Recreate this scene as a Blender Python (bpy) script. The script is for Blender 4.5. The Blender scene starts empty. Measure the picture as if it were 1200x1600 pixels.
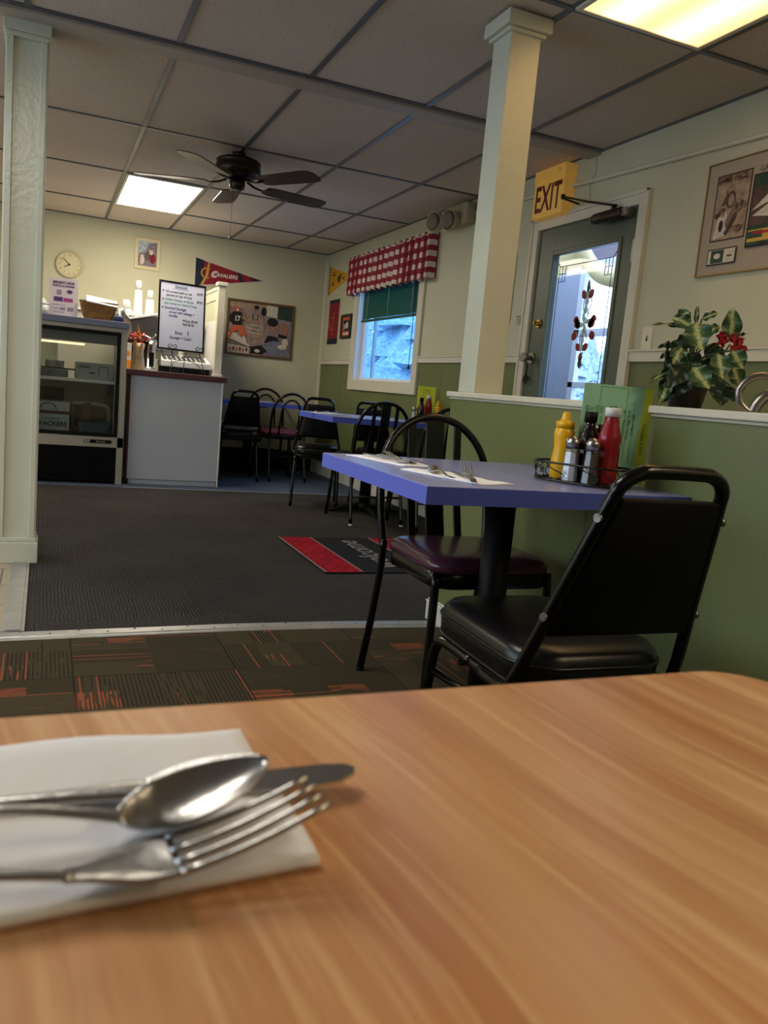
import bpy, bmesh, math, random
from mathutils import Vector, Matrix
PI = math.pi
S = bpy.context.scene
C = S.collection
random.seed(7)

# ------------------------------------------------------------------ camera
cam_d = bpy.data.cameras.new('camera'); cam = bpy.data.objects.new('camera', cam_d); C.objects.link(cam)
rt = Vector((0.9191188, -0.3834509, 0.0904771)); up = Vector((-0.0266308, 0.1686569, 0.9853150)); fw = Vector((0.3930795, 0.9080310, -0.1448042))
m = Matrix.Identity(4)
for i in range(3):
    m[i][0] = rt[i]; m[i][1] = up[i]; m[i][2] = -fw[i]
m.translation = Vector((0, 0, 0.93))
cam.matrix_world = m
cam_d.sensor_fit = 'VERTICAL'; cam_d.sensor_height = 36; cam_d.lens = 1253.4/1600*36
cam_d.clip_start = 0.01; cam_d.clip_end = 200
cam_d.dof.use_dof = True; cam_d.dof.focus_distance = 3.2; cam_d.dof.aperture_fstop = 11
S.camera = cam
# ------------------------------------------------------------------ world, exposure
w = bpy.data.worlds.new('world'); S.world = w; w.use_nodes = True
bg = w.node_tree.nodes['Background']; bg.inputs[0].default_value = (0.68, 0.84, 1.0, 1); bg.inputs[1].default_value = 2.4
S.view_settings.view_transform = 'Standard'; S.view_settings.look = 'None'; S.view_settings.gamma = 1
S.view_settings.exposure = 0.97
FIX_NEAR = 1.75; FIX_FAR = 11.0; FILL_OFF = 8.0; FILL_REAR = 6.5

# ------------------------------------------------------------------ materials
def lin(c): return tuple((v/255/12.92 if v <= 10 else ((v/255+0.055)/1.055)**2.4) for v in c)
def nd(nt, t, **k):
    n = nt.nodes.new(t)
    for a, b in k.items(): setattr(n, a, b)
    return n
def M(name, col, rough=0.5, metal=0.0, var=0.0, vscale=6.0, bump=0.0, bscale=60.0, spec=None, emis=None, es=0.0, coat=0.0, trans=0.0, dist=0.01):
    mt = bpy.data.materials.new(name); mt.use_nodes = True; nt = mt.node_tree; b = nt.nodes['Principled BSDF']
    c = lin(col)
    b.inputs['Base Color'].default_value = (*c, 1); b.inputs['Roughness'].default_value = rough; b.inputs['Metallic'].default_value = metal
    if spec is not None: b.inputs['Specular IOR Level'].default_value = spec
    if coat: b.inputs['Coat Weight'].default_value = coat; b.inputs['Coat Roughness'].default_value = 0.1
    if trans: b.inputs['Transmission Weight'].default_value = trans
    if emis: b.inputs['Emission Color'].default_value = (*lin(emis), 1); b.inputs['Emission Strength'].default_value = es
    tc = nd(nt, 'ShaderNodeTexCoord')
    if var:
        n = nd(nt, 'ShaderNodeTexNoise'); n.inputs['Scale'].default_value = vscale; n.inputs['Detail'].default_value = 5
        nt.links.new(tc.outputs['Object'], n.inputs['Vector'])
        r = nd(nt, 'ShaderNodeValToRGB')
        r.color_ramp.elements[0].position = 0.3; r.color_ramp.elements[1].position = 0.7
        r.color_ramp.elements[0].color = (*[v*(1-var) for v in c], 1); r.color_ramp.elements[1].color = (*[min(1, v*(1+var)) for v in c], 1)
        nt.links.new(n.outputs['Fac'], r.inputs['Fac']); nt.links.new(r.outputs['Color'], b.inputs['Base Color'])
    if bump:
        n = nd(nt, 'ShaderNodeTexNoise'); n.inputs['Scale'].default_value = bscale; n.inputs['Detail'].default_value = 4
        nt.links.new(tc.outputs['Object'], n.inputs['Vector'])
        bp = nd(nt, 'ShaderNodeBump'); bp.inputs['Strength'].default_value = bump; bp.inputs['Distance'].default_value = dist
        nt.links.new(n.outputs['Fac'], bp.inputs['Height']); nt.links.new(bp.outputs['Normal'], b.inputs['Normal'])
    return mt
def ramp(nt, src, stops, interp='LINEAR'):
    r = nd(nt, 'ShaderNodeValToRGB'); r.color_ramp.interpolation = interp
    e = r.color_ramp.elements
    while len(e) < len(stops): e.new(0.5)
    for i, (p, c) in enumerate(stops): e[i].position = p; e[i].color = (*c, 1) if len(c) == 3 else c
    nt.links.new(src, r.inputs['Fac']); return r.outputs['Color']
def math_(nt, op, a, b=None):
    n = nd(nt, 'ShaderNodeMath', operation=op)
    for i, v in enumerate((a, b)):
        if v is None: continue
        if isinstance(v, (int, float)): n.inputs[i].default_value = v
        else: nt.links.new(v, n.inputs[i])
    return n.outputs[0]
def mix(nt, f, a, b):
    n = nd(nt, 'ShaderNodeMix', data_type='RGBA')
    if isinstance(f, (int, float)): n.inputs[0].default_value = f
    else: nt.links.new(f, n.inputs[0])
    for i, v in ((6, a), (7, b)):
        if isinstance(v, tuple): n.inputs[i].default_value = (*v, 1)
        else: nt.links.new(v, n.inputs[i])
    return n.outputs[2]
def base(name, rough=0.5, metal=0.0):
    mt = bpy.data.materials.new(name); mt.use_nodes = True; nt = mt.node_tree; b = nt.nodes['Principled BSDF']
    b.inputs['Roughness'].default_value = rough; b.inputs['Metallic'].default_value = metal
    tc = nd(nt, 'ShaderNodeTexCoord'); return mt, nt, b, tc
def mapping(nt, src, scale=(1, 1, 1), rot=(0, 0, 0), loc=(0, 0, 0)):
    mp = nd(nt, 'ShaderNodeMapping'); mp.inputs['Scale'].default_value = scale; mp.inputs['Rotation'].default_value = rot; mp.inputs['Location'].default_value = loc
    nt.links.new(src, mp.inputs['Vector']); return mp.outputs['Vector']
def noise(nt, vec, scale, detail=4, rough=0.5):
    n = nd(nt, 'ShaderNodeTexNoise'); n.inputs['Scale'].default_value = scale; n.inputs['Detail'].default_value = detail; n.inputs['Roughness'].default_value = rough
    nt.links.new(vec, n.inputs['Vector']); return n.outputs['Fac']
def add_bump(nt, b, h, s, d=0.005):
    bp = nd(nt, 'ShaderNodeBump'); bp.inputs['Strength'].default_value = s; bp.inputs['Distance'].default_value = d
    nt.links.new(h, bp.inputs['Height']); nt.links.new(bp.outputs['Normal'], b.inputs['Normal'])

cream = M('cream_wall_paint', (200, 198, 170), 0.5, var=0.04, vscale=2, bump=0.15, bscale=120)
green = M('olive_green_paint', (106, 114, 70), 0.42, var=0.06, vscale=3, bump=0.12, bscale=90)
trimp = M('cream_trim_paint', (214, 208, 188), 0.4, var=0.04, vscale=4, bump=0.25, bscale=35)
pillarp = M('pale_grey_green_gloss_paint', (206, 208, 188), 0.3, var=0.03, vscale=5, bump=0.35, bscale=45, dist=0.006)
whitebase = M('white_base_paint', (205, 203, 192), 0.45, var=0.08, vscale=8)
doorp = M('dark_green_door_paint', (84, 94, 78), 0.38, var=0.06, vscale=5, bump=0.1, bscale=80)
black = M('black_powder_coat', (5, 5, 6), 0.22, spec=.4, var=0.2, vscale=20, bump=0.05, bscale=200)
blackmat = M('black_matte', (7, 7, 8), 0.55, spec=.2, var=0.2, vscale=20)
vinyl = M('black_vinyl', (7, 7, 9), 0.3, spec=.4, bump=0.12, bscale=260, dist=0.002)
backvinyl = M('black_back_vinyl', (4, 4, 5), 0.6, spec=.15, bump=0.15, bscale=260, dist=0.002)
purple = M('plum_vinyl', (88, 48, 66), 0.24, bump=0.1, bscale=200, dist=0.002)
pink = M('rose_vinyl', (140, 62, 82), 0.4)
greyfab = M('grey_cushion', (112, 110, 104), 0.85)
bluetop = M('blue_laminate', (142, 148, 198), 0.26, var=0.05, vscale=60)
blueedge = M('blue_edge_band', (88, 102, 206), 0.35)
steel = M('stainless_steel', (178, 177, 176), 0.27, 1.0, bump=0.05, bscale=90)
chrome = M('chrome', (205, 205, 208), 0.12, 1.0)
brushed = M('brushed_metal', (150, 146, 142), 0.32, 1.0, bump=0.1, bscale=150)
brass = M('brass', (200, 170, 95), 0.25, 1.0)
napkinm = M('white_paper_napkin', (246, 247, 252), 0.9, bump=0.35, bscale=70, dist=0.003)
white = M('white_plastic', (222, 222, 220), 0.4)
paper = M('white_paper', (225, 222, 224), 0.8)
alum = M('aluminium_strip', (176, 176, 174), 0.42, 0.6, var=0.12, vscale=12, bump=0.2, bscale=30)
counterp = M('pale_grey_counter_laminate', (184, 186, 192), 0.5, var=0.04, vscale=3)
maroon = M('maroon_counter_edge', (82, 44, 52), 0.3)
slateblue = M('slate_blue_top', (104, 110, 134), 0.45)
coolframe = M('beige_steel_frame', (168, 162, 150), 0.4, 0.2, var=0.05, vscale=9)
interior = M('cooler_interior', (120, 124, 122), 0.5)
cardboard = M('cream_cardboard', (168, 172, 168), 0.7)
brown = M('brown_ink', (70, 40, 36), 0.7)
ink = M('black_ink', (22, 20, 24), 0.8)
blueink = M('blue_ink', (34, 38, 120), 0.7)
greenink = M('green_ink', (30, 130, 105), 0.7)
navy = M('navy_felt', (32, 38, 58), 0.9)
wine = M('wine_red_felt', (136, 24, 40), 0.85)
gold = M('gold_ink', (196, 150, 70), 0.7)
orange = M('orange_ink', (196, 92, 52), 0.75)
yellow = M('yellow_felt', (214, 156, 24), 0.85)
redm = M('red_ink', (176, 28, 36), 0.6)
mustard = M('mustard_yellow_plastic', (226, 172, 16), 0.3)
ketchup = M('ketchup_red_plastic', (140, 20, 28), 0.25)
sauce = M('dark_sauce_glass', (24, 14, 12), 0.15)
salt = M('salt_white', (222, 226, 240), 0.4)
pepper = M('ground_pepper', (66, 56, 48), 0.6)
exitbody = M('aged_yellow_exit_plastic', (214, 168, 84), 0.45, emis=(214, 160, 70), es=0.10)
exitred = M('exit_letter_red', (110, 24, 22), 0.5)
agedp = M('aged_ivory_plastic', (168, 158, 128), 0.5, var=0.1, vscale=20)
lensg = M('smoky_lens', (120, 112, 100), 0.15)
fanbody = M('dark_bronze', (46, 38, 30), 0.35, 0.6)
blade = M('dark_walnut_blade', (64, 46, 36), 0.35, var=0.25, vscale=12)
potm = M('black_pot', (14, 15, 15), 0.45)
redleaf = M('red_petal', (160, 20, 32), 0.7)
stemm = M('green_stem', (56, 84, 40), 0.6)
rail_gold = M('thin_gold_frame', (170, 145, 90), 0.3, 0.8)
woodframe = M('brown_wood_frame', (108, 74, 44), 0.5, var=0.2, vscale=40)
matboard = M('grey_matboard', (168, 156, 138), 0.8)
sepia = M('sepia_print', (160, 138, 114), 0.5, var=0.35, vscale=28)
sepia2 = M('brown_grey_print', (146, 124, 116), 0.35, var=0.4, vscale=14)
sepdark = M('dark_brown_print', (84, 62, 56), 0.5, var=0.4, vscale=30)
lilac = M('lilac_print', (136, 124, 130), 0.4, var=0.3, vscale=22)
palep = M('pale_print', (206, 196, 182), 0.5, var=0.15, vscale=40)
dgreenp = M('dark_green_print', (40, 66, 52), 0.5, var=0.4, vscale=40)
skinp = M('tan_print', (158, 116, 92), 0.5, var=0.2, vscale=60)
mixp = M('mixed_photo_print', (110, 92, 104), 0.4, var=0.9, vscale=45)
skyp = M('blue_grey_photo_print', (150, 164, 180), 0.4, var=0.4, vscale=30)
wick = None

# checked fabric
def mk_check():
    mt, nt, b, tc = base('red_white_gingham', 0.9)
    uv = nd(nt, 'ShaderNodeUVMap')
    sp = nd(nt, 'ShaderNodeSeparateXYZ'); nt.links.new(uv.outputs[0], sp.inputs[0])
    fx = math_(nt, 'GREATER_THAN', math_(nt, 'FRACT', sp.outputs[0]), 0.5)
    fy = math_(nt, 'GREATER_THAN', math_(nt, 'FRACT', sp.outputs[1]), 0.5)
    s = math_(nt, 'ADD', fx, fy); s = math_(nt, 'MULTIPLY', s, 0.5)
    col = ramp(nt, s, [(0.0, lin((222, 208, 196))), (0.34, lin((148, 44, 62))), (0.75, lin((120, 18, 40)))], 'CONSTANT')
    nt.links.new(col, b.inputs['Base Color'])
    n = noise(nt, tc.outputs['Object'], 300); add_bump(nt, b, n, 0.3, 0.002)
    return mt
gingham = mk_check()
# ceiling tile
def mk_tile():
    mt, nt, b, tc = base('mineral_fibre_tile', 0.9)
    o = tc.outputs['Object']
    n1 = noise(nt, o, 110, 3, 0.6); n2 = noise(nt, o, 1.2, 3); n3 = noise(nt, o, 45, 5, 0.8)
    col = mix(nt, n2, lin((196, 182, 168)), lin((222, 208, 194)))
    sp = ramp(nt, n1, [(0.33, (0.62, 0.62, 0.62)), (0.42, (1, 1, 1))])
    mm = nd(nt, 'ShaderNodeMix', data_type='RGBA', blend_type='MULTIPLY'); mm.inputs[0].default_value = 1
    nt.links.new(col, mm.inputs[6]); nt.links.new(sp, mm.inputs[7]); nt.links.new(mm.outputs[2], b.inputs['Base Color'])
    add_bump(nt, b, n3, 0.5, 0.004); return mt
tilem = mk_tile()
gridm = M('grey_ceiling_grid', (96, 98, 104), 0.35, 0.2)
# floor carpets
def mk_dark():
    mt, nt, b, tc = base('charcoal_ribbed_carpet', 0.95)
    o = tc.outputs['Object']
    br = nd(nt, 'ShaderNodeTexBrick'); br.offset = 0.5
    br.inputs['Scale'].default_value = 1.0; br.inputs['Brick Width'].default_value = 0.045; br.inputs['Row Height'].default_value = 0.014
    br.inputs['Mortar Size'].default_value = 0.0040; br.inputs['Mortar Smooth'].default_value = 0.4
    nz = nd(nt, 'ShaderNodeTexNoise'); nz.inputs['Scale'].default_value = 14; nz.inputs['Detail'].default_value = 2
    nt.links.new(o, nz.inputs['Vector'])
    ad = nd(nt, 'ShaderNodeVectorMath', operation='MULTIPLY_ADD'); ad.inputs[1].default_value = (0.02, 0.02, 0)
    nt.links.new(nz.outputs['Color'], ad.inputs[0])
    # alternate direction in 0.9 m blocks
    r = mapping(nt, o, rot=(0, 0, PI/2))
    sp = nd(nt, 'ShaderNodeSeparateXYZ'); nt.links.new(o, sp.inputs[0])
    ck = math_(nt, 'FRACT', math_(nt, 'MULTIPLY', math_(nt, 'ADD', math_(nt, 'FLOOR', math_(nt, 'DIVIDE', sp.outputs[0], 0.61)), math_(nt, 'FLOOR', math_(nt, 'DIVIDE', sp.outputs[1], 0.61))), 0.5))
    ck = math_(nt, 'GREATER_THAN', ck, 0.25)
    mv = nd(nt, 'ShaderNodeMix', data_type='VECTOR'); nt.links.new(ck, mv.inputs[0]); nt.links.new(o, mv.inputs[4]); nt.links.new(r, mv.inputs[5])
    nt.links.new(mv.outputs[1], ad.inputs[2]); nt.links.new(ad.outputs[0], br.inputs['Vector'])
    n2 = noise(nt, o, 2.0, 3); n3 = noise(nt, o, 180, 3)
    br.inputs['Color1'].default_value = (*lin((68, 65, 63)), 1); br.inputs['Color2'].default_value = (*lin((54, 52, 51)), 1); br.inputs['Mortar'].default_value = (*lin((20, 19, 19)), 1)
    c2 = mix(nt, math_(nt, 'MULTIPLY', n3, 0.35), br.outputs['Color'], lin((80, 75, 70)))
    c3 = mix(nt, ramp(nt, n2, [(0.35, (0, 0, 0)), (0.7, (0.35, 0.35, 0.35))]), c2, lin((76, 72, 68)))
    nt.links.new(c3, b.inputs['Base Color'])
    b.inputs['Specular IOR Level'].default_value = 0.1
    add_bump(nt, b, br.outputs['Fac'], -0.5, 0.004); return mt
def mk_tilecarpet():
    mt, nt, b, tc = base('olive_patchwork_carpet', 0.95)
    b.inputs['Specular IOR Level'].default_value = 0.1
    T = 0.5; o = mapping(nt, tc.outputs['Object'], loc=(-0.1, 0.02, 0))
    sp = nd(nt, 'ShaderNodeSeparateXYZ'); nt.links.new(o, sp.inputs[0])
    X, Y = sp.outputs[0], sp.outputs[1]
    ix = math_(nt, 'FLOOR', math_(nt, 'DIVIDE', X, T)); iy = math_(nt, 'FLOOR', math_(nt, 'DIVIDE', Y, T))
    par = math_(nt, 'GREATER_THAN', math_(nt, 'FRACT', math_(nt, 'MULTIPLY', math_(nt, 'ADD', ix, iy), 0.5)), 0.25)
    inv = math_(nt, 'SUBTRACT', 1.0, par)
    def sel(a, c): return math_(nt, 'ADD', math_(nt, 'MULTIPLY', par, a), math_(nt, 'MULTIPLY', inv, c))
    u = sel(X, Y); v = sel(Y, X)          # stripes run along u, vary in v
    uv = nd(nt, 'ShaderNodeCombineXYZ'); nt.links.new(u, uv.inputs[0]); nt.links.new(v, uv.inputs[1])
    def cells(su, sv, off):
        q = nd(nt, 'ShaderNodeCombineXYZ'); nt.links.new(math_(nt, 'FLOOR', math_(nt, 'DIVIDE', u, su)), q.inputs[0]); nt.links.new(math_(nt, 'FLOOR', math_(nt, 'DIVIDE', v, sv)), q.inputs[1]); q.inputs[2].default_value = off
        wn_ = nd(nt, 'ShaderNodeTexWhiteNoise'); nt.links.new(q.outputs[0], wn_.inputs['Vector']); return wn_.outputs['Value']
    gr = noise(nt, tc.outputs['Object'], 220, 2)
    basec = mix(nt, gr, lin((50, 44, 32)), lin((80, 71, 52)))
    ends = noise(nt, mapping(nt, uv.outputs[0], scale=(7, 90, 1)), 1.0, 1)
    ln = math_(nt, 'GREATER_THAN', math_(nt, 'SINE', math_(nt, 'MULTIPLY', v, 2*PI/0.0125)), 0.2)
    db = math_(nt, 'GREATER_THAN', math_(nt, 'ADD', cells(.25, .125, 1.0), math_(nt, 'MULTIPLY', math_(nt, 'SUBTRACT', ends, .5), .9)), 0.42)
    dk = math_(nt, 'MULTIPLY', math_(nt, 'MULTIPLY', ln, db), .6)
    c1 = mix(nt, dk, basec, lin((26, 22, 20)))
    ln2 = math_(nt, 'GREATER_THAN', math_(nt, 'SINE', math_(nt, 'MULTIPLY', v, 2*PI/0.0110)), -0.35)
    ob = math_(nt, 'GREATER_THAN', math_(nt, 'ADD', cells(.125, .0625, 4.0), math_(nt, 'MULTIPLY', math_(nt, 'SUBTRACT', ends, .5), .35)), 0.95)
    thin = math_(nt, 'MULTIPLY', math_(nt, 'GREATER_THAN', cells(.25, .0165, 7.0), .93), math_(nt, 'MULTIPLY', math_(nt, 'LESS_THAN', math_(nt, 'FRACT', math_(nt, 'DIVIDE', v, .0165)), .28), db))
    om = math_(nt, 'MAXIMUM', math_(nt, 'MULTIPLY', ob, ln2), thin)
    c2 = mix(nt, math_(nt, 'MULTIPLY', om, 0.8), c1, lin((150, 80, 54)))
    # dark seams between tiles
    sx = math_(nt, 'FRACT', math_(nt, 'DIVIDE', X, T)); sy = math_(nt, 'FRACT', math_(nt, 'DIVIDE', Y, T))
    seam = math_(nt, 'MAXIMUM', math_(nt, 'LESS_THAN', sx, 0.012), math_(nt, 'LESS_THAN', sy, 0.012))
    c3 = mix(nt, math_(nt, 'MULTIPLY', seam, 0.7), c2, lin((28, 25, 22)))
    nt.links.new(c3, b.inputs['Base Color']); add_bump(nt, b, gr, 0.4, 0.003); return mt
def nt_val(nt, col):
    n = nd(nt, 'ShaderNodeRGBToBW'); nt.links.new(col, n.inputs[0]); return n.outputs[0]
def mk_floortile():
    mt, nt, b, tc = base('beige_floor_tile', 0.4)
    br = nd(nt, 'ShaderNodeTexBrick'); br.offset = 0.5; br.inputs['Scale'].default_value = 1; br.inputs['Brick Width'].default_value = 0.3; br.inputs['Row Height'].default_value = 0.3
    br.inputs['Mortar Size'].default_value = 0.004
    br.inputs['Color1'].default_value = (*lin((186, 172, 150)), 1); br.inputs['Color2'].default_value = (*lin((170, 158, 136)), 1); br.inputs['Mortar'].default_value = (*lin((104, 96, 84)), 1)
    nt.links.new(tc.outputs['Object'], br.inputs['Vector'])
    n = noise(nt, tc.outputs['Object'], 9, 5)
    nt.links.new(mix(nt, math_(nt, 'MULTIPLY', n, 0.4), br.outputs['Color'], lin((140, 128, 108))), b.inputs['Base Color']); return mt
darkcarpet = mk_dark(); patchcarpet = mk_tilecarpet(); floortile = mk_floortile()
bluecarpet = M('dark_blue_carpet', (60, 72, 92), 0.95, var=0.25, vscale=8, bump=0.3, bscale=200)
# wood laminate of the near table
def mk_wood():
    mt, nt, b, tc = base('oak_laminate', 0.33)
    o = tc.outputs['Object']
    wv = mapping(nt, o, rot=(0, 0, -0.12))
    dn = nd(nt, 'ShaderNodeTexNoise'); dn.inputs['Scale'].default_value = 2.4; dn.inputs['Detail'].default_value = 1; nt.links.new(wv, dn.inputs['Vector'])
    ad = nd(nt, 'ShaderNodeVectorMath', operation='MULTIPLY_ADD'); ad.inputs[1].default_value = (0.10, 0.03, 0); nt.links.new(dn.outputs['Color'], ad.inputs[0]); nt.links.new(wv, ad.inputs[2])
    g1 = noise(nt, mapping(nt, ad.outputs[0], scale=(26, 1.6, 1)), 1.0, 5, 0.6)
    g2 = noise(nt, mapping(nt, ad.outputs[0], scale=(130, 5, 1)), 1.0, 4, 0.6)
    g3 = noise(nt, mapping(nt, ad.outputs[0], scale=(7, 1.0, 1), loc=(4, 2, 0)), 1.0, 3, 0.5)
    c = ramp(nt, g1, [(0.32, lin((180, 120, 74))), (0.48, lin((206, 150, 102))), (0.66, lin((228, 182, 132)))])
    c = mix(nt, ramp(nt, g3, [(0.4, (0, 0, 0)), (0.7, (0.5, 0.5, 0.5))]), c, lin((204, 134, 74)))
    c = mix(nt, ramp(nt, g2, [(0.52, (0, 0, 0)), (0.66, (0.5, 0.5, 0.5))]), c, lin((240, 196, 140)))
    nt.links.new(c, b.inputs['Base Color']); add_bump(nt, b, noise(nt, o, 90, 3), 0.05, 0.002)
    b.inputs['Specular IOR Level'].default_value = 0.4
    return mt
oak = mk_wood()
def mk_glass(name, tint, gloss=0.08, rough=0.03, bump=0.0):
    mt = bpy.data.materials.new(name); mt.use_nodes = True; nt = mt.node_tree; nt.nodes.clear()
    out = nd(nt, 'ShaderNodeOutputMaterial'); tr = nd(nt, 'ShaderNodeBsdfTransparent'); gl = nd(nt, 'ShaderNodeBsdfGlossy')
    tr.inputs[0].default_value = (*tint, 1); gl.inputs['Roughness'].default_value = rough
    fr = nd(nt, 'ShaderNodeLayerWeight'); fr.inputs[0].default_value = 0.5
    mx = nd(nt, 'ShaderNodeMixShader')
    f = math_(nt, 'ADD', math_(nt, 'MULTIPLY', math_(nt, 'POWER', fr.outputs['Facing'], 4.0), 0.6), gloss)
    nt.links.new(f, mx.inputs[0]); nt.links.new(tr.outputs[0], mx.inputs[1]); nt.links.new(gl.outputs[0], mx.inputs[2]); nt.links.new(mx.outputs[0], out.inputs[0])
    return mt
glass_blue = mk_glass('blue_tinted_pane', (0.33, 0.60, 0.90), 0.02)
glass_clear = mk_glass('clear_pane', (0.88, 0.93, 1.0), 0.02)
glass_cooler = mk_glass('grey_cooler_glass', (0.62, 0.66, 0.64), 0.05)
glass_jar = mk_glass('jar_glass', (0.88, 0.9, 0.92), 0.06)
acrylic = mk_glass('clear_acrylic', (0.97, 0.98, 0.98), 0.015)
def mk_light(name, col, s, hot):
    mt = bpy.data.materials.new(name); mt.use_nodes = True; nt = mt.node_tree; nt.nodes.clear()
    out = nd(nt, 'ShaderNodeOutputMaterial'); em = nd(nt, 'ShaderNodeEmission'); em.inputs[0].default_value = (*col, 1)
    tc = nd(nt, 'ShaderNodeTexCoord'); sp = nd(nt, 'ShaderNodeSeparateXYZ'); nt.links.new(tc.outputs['Object'], sp.inputs[0])
    # two tubes run along y behind the prismatic sheet
    a = math_(nt, 'ABSOLUTE', sp.outputs[0]); a = math_(nt, 'SUBTRACT', a, 0.13); a = math_(nt, 'ABSOLUTE', a)
    g = math_(nt, 'MAXIMUM', math_(nt, 'SUBTRACT', 1.0, math_(nt, 'DIVIDE', a, 0.16)), 0.0)
    g = math_(nt, 'MULTIPLY', g, g)
    rb = math_(nt, 'SINE', math_(nt, 'MULTIPLY', sp.outputs[0], 500)); rb2 = math_(nt, 'MULTIPLY', rb, 0.06)
    st = math_(nt, 'MULTIPLY', math_(nt, 'ADD', math_(nt, 'ADD', math_(nt, 'MULTIPLY', g, hot), 1-hot*0.45), rb2), s)
    nt.links.new(st, em.inputs[1]); nt.links.new(em.outputs[0], out.inputs[0]); return mt
lamp_near = mk_light('warm_prismatic_diffuser', (1.0, 0.62, 0.26), FIX_NEAR, 1.2)
lamp_far = mk_light('white_prismatic_diffuser', (1.0, 0.88, 0.68), FIX_FAR, 0.3)
fill_off = mk_light('soft_white_fill_diffuser', (1.0, 0.92, 0.80), FILL_OFF, 0.3)
fill_rear = mk_light('warm_rear_fill_diffuser', (1.0, 0.78, 0.50), FILL_REAR, 0.3)
def mk_leaf():
    mt, nt, b, tc = base('variegated_leaf', 0.4)
    uv = nd(nt, 'ShaderNodeUVMap'); sp = nd(nt, 'ShaderNodeSeparateXYZ'); nt.links.new(uv.outputs[0], sp.inputs[0])
    n = noise(nt, uv.outputs[0], 9, 5, 0.7)
    cx = math_(nt, 'ABSOLUTE', math_(nt, 'SUBTRACT', sp.outputs[0], 0.5))
    vv = math_(nt, 'ADD', math_(nt, 'MULTIPLY', cx, 1.6), math_(nt, 'MULTIPLY', math_(nt, 'ABSOLUTE', math_(nt, 'SINE', math_(nt, 'MULTIPLY', math_(nt, 'SUBTRACT', sp.outputs[1], cx), 32))), 0.16))
    vv = math_(nt, 'ADD', vv, math_(nt, 'MULTIPLY', math_(nt, 'SUBTRACT', n, 0.5), 0.8))
    c = ramp(nt, vv, [(0.05, lin((198, 192, 138))), (0.22, lin((150, 160, 96))), (0.34, lin((58, 88, 44))), (0.8, lin((38, 68, 36)))])
    nt.links.new(c, b.inputs['Base Color']); return mt
leafm = mk_leaf()
darkleaf = M('dark_green_leaf', (30, 50, 28), 0.4, var=0.3, vscale=20)
def mk_wicker():
    mt, nt, b, tc = base('woven_wicker', 0.6)
    br = nd(nt, 'ShaderNodeTexBrick'); br.offset = 0.5; br.inputs['Scale'].default_value = 1; br.inputs['Brick Width'].default_value = 0.03; br.inputs['Row Height'].default_value = 0.012
    br.inputs['Mortar Size'].default_value = 0.002; br.inputs['Color1'].default_value = (*lin((186, 130, 62)), 1); br.inputs['Color2'].default_value = (*lin((150, 96, 42)), 1); br.inputs['Mortar'].default_value = (*lin((70, 40, 18)), 1)
    sp = nd(nt, 'ShaderNodeSeparateXYZ'); nt.links.new(tc.outputs['Object'], sp.inputs[0])
    cb = nd(nt, 'ShaderNodeCombineXYZ'); nt.links.new(math_(nt, 'ADD', sp.outputs[0], sp.outputs[1]), cb.inputs[0]); nt.links.new(sp.outputs[2], cb.inputs[1])
    nt.links.new(cb.outputs[0], br.inputs['Vector']); nt.links.new(br.outputs['Color'], b.inputs['Base Color']); add_bump(nt, b, br.outputs['Fac'], -0.8, 0.004); return mt
wicker = mk_wicker()
def mk_matred():
    mt, nt, b, tc = base('red_woven_mat', 0.95)
    ck = nd(nt, 'ShaderNodeTexBrick'); ck.offset = 0.5; ck.inputs['Scale'].default_value = 1; ck.inputs['Brick Width'].default_value = 0.07; ck.inputs['Row Height'].default_value = 0.05
    ck.inputs['Mortar Size'].default_value = 0.004; ck.inputs['Color1'].default_value = (*lin((176, 26, 46)), 1); ck.inputs['Color2'].default_value = (*lin((150, 20, 38)), 1); ck.inputs['Mortar'].default_value = (*lin((110, 16, 30)), 1)
    nt.links.new(tc.outputs['Object'], ck.inputs['Vector']); nt.links.new(ck.outputs['Color'], b.inputs['Base Color']); b.inputs['Specular IOR Level'].default_value = 0.1; return mt
matred = mk_matred()
matblack = M('black_mat_pile', (36, 37, 41), 0.95, bump=0.4, bscale=150, spec=0.1)
matgrey = M('grey_mat_print', (128, 124, 120), 0.95, spec=0.1)
snowpine = M('blue_snowy_pine', (146, 168, 188), 0.9, var=0.35, vscale=14)
snow = M('snowy_ground', (200, 210, 225), 0.9)
porchp = M('pale_blue_grey_porch_paint', (150, 158, 182), 0.6)
porchw = M('white_porch_frame', (196, 202, 220), 0.5)
porchd = M('grey_violet_header', (112, 104, 120), 0.6)
reflm = M('cream_reflection_sheet', (236, 218, 180), 0.35)
blindm = M('green_blind_slat', (14, 84, 66), 0.4)
cordm = M('pale_cord', (180, 190, 186), 0.6)
lead = M('black_lead_came', (20, 20, 24), 0.4)
redglass = M('red_bevel_glass', (128, 18, 34), 0.12)
clearbev = M('pale_bevel_glass', (190, 220, 225), 0.1)

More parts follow.
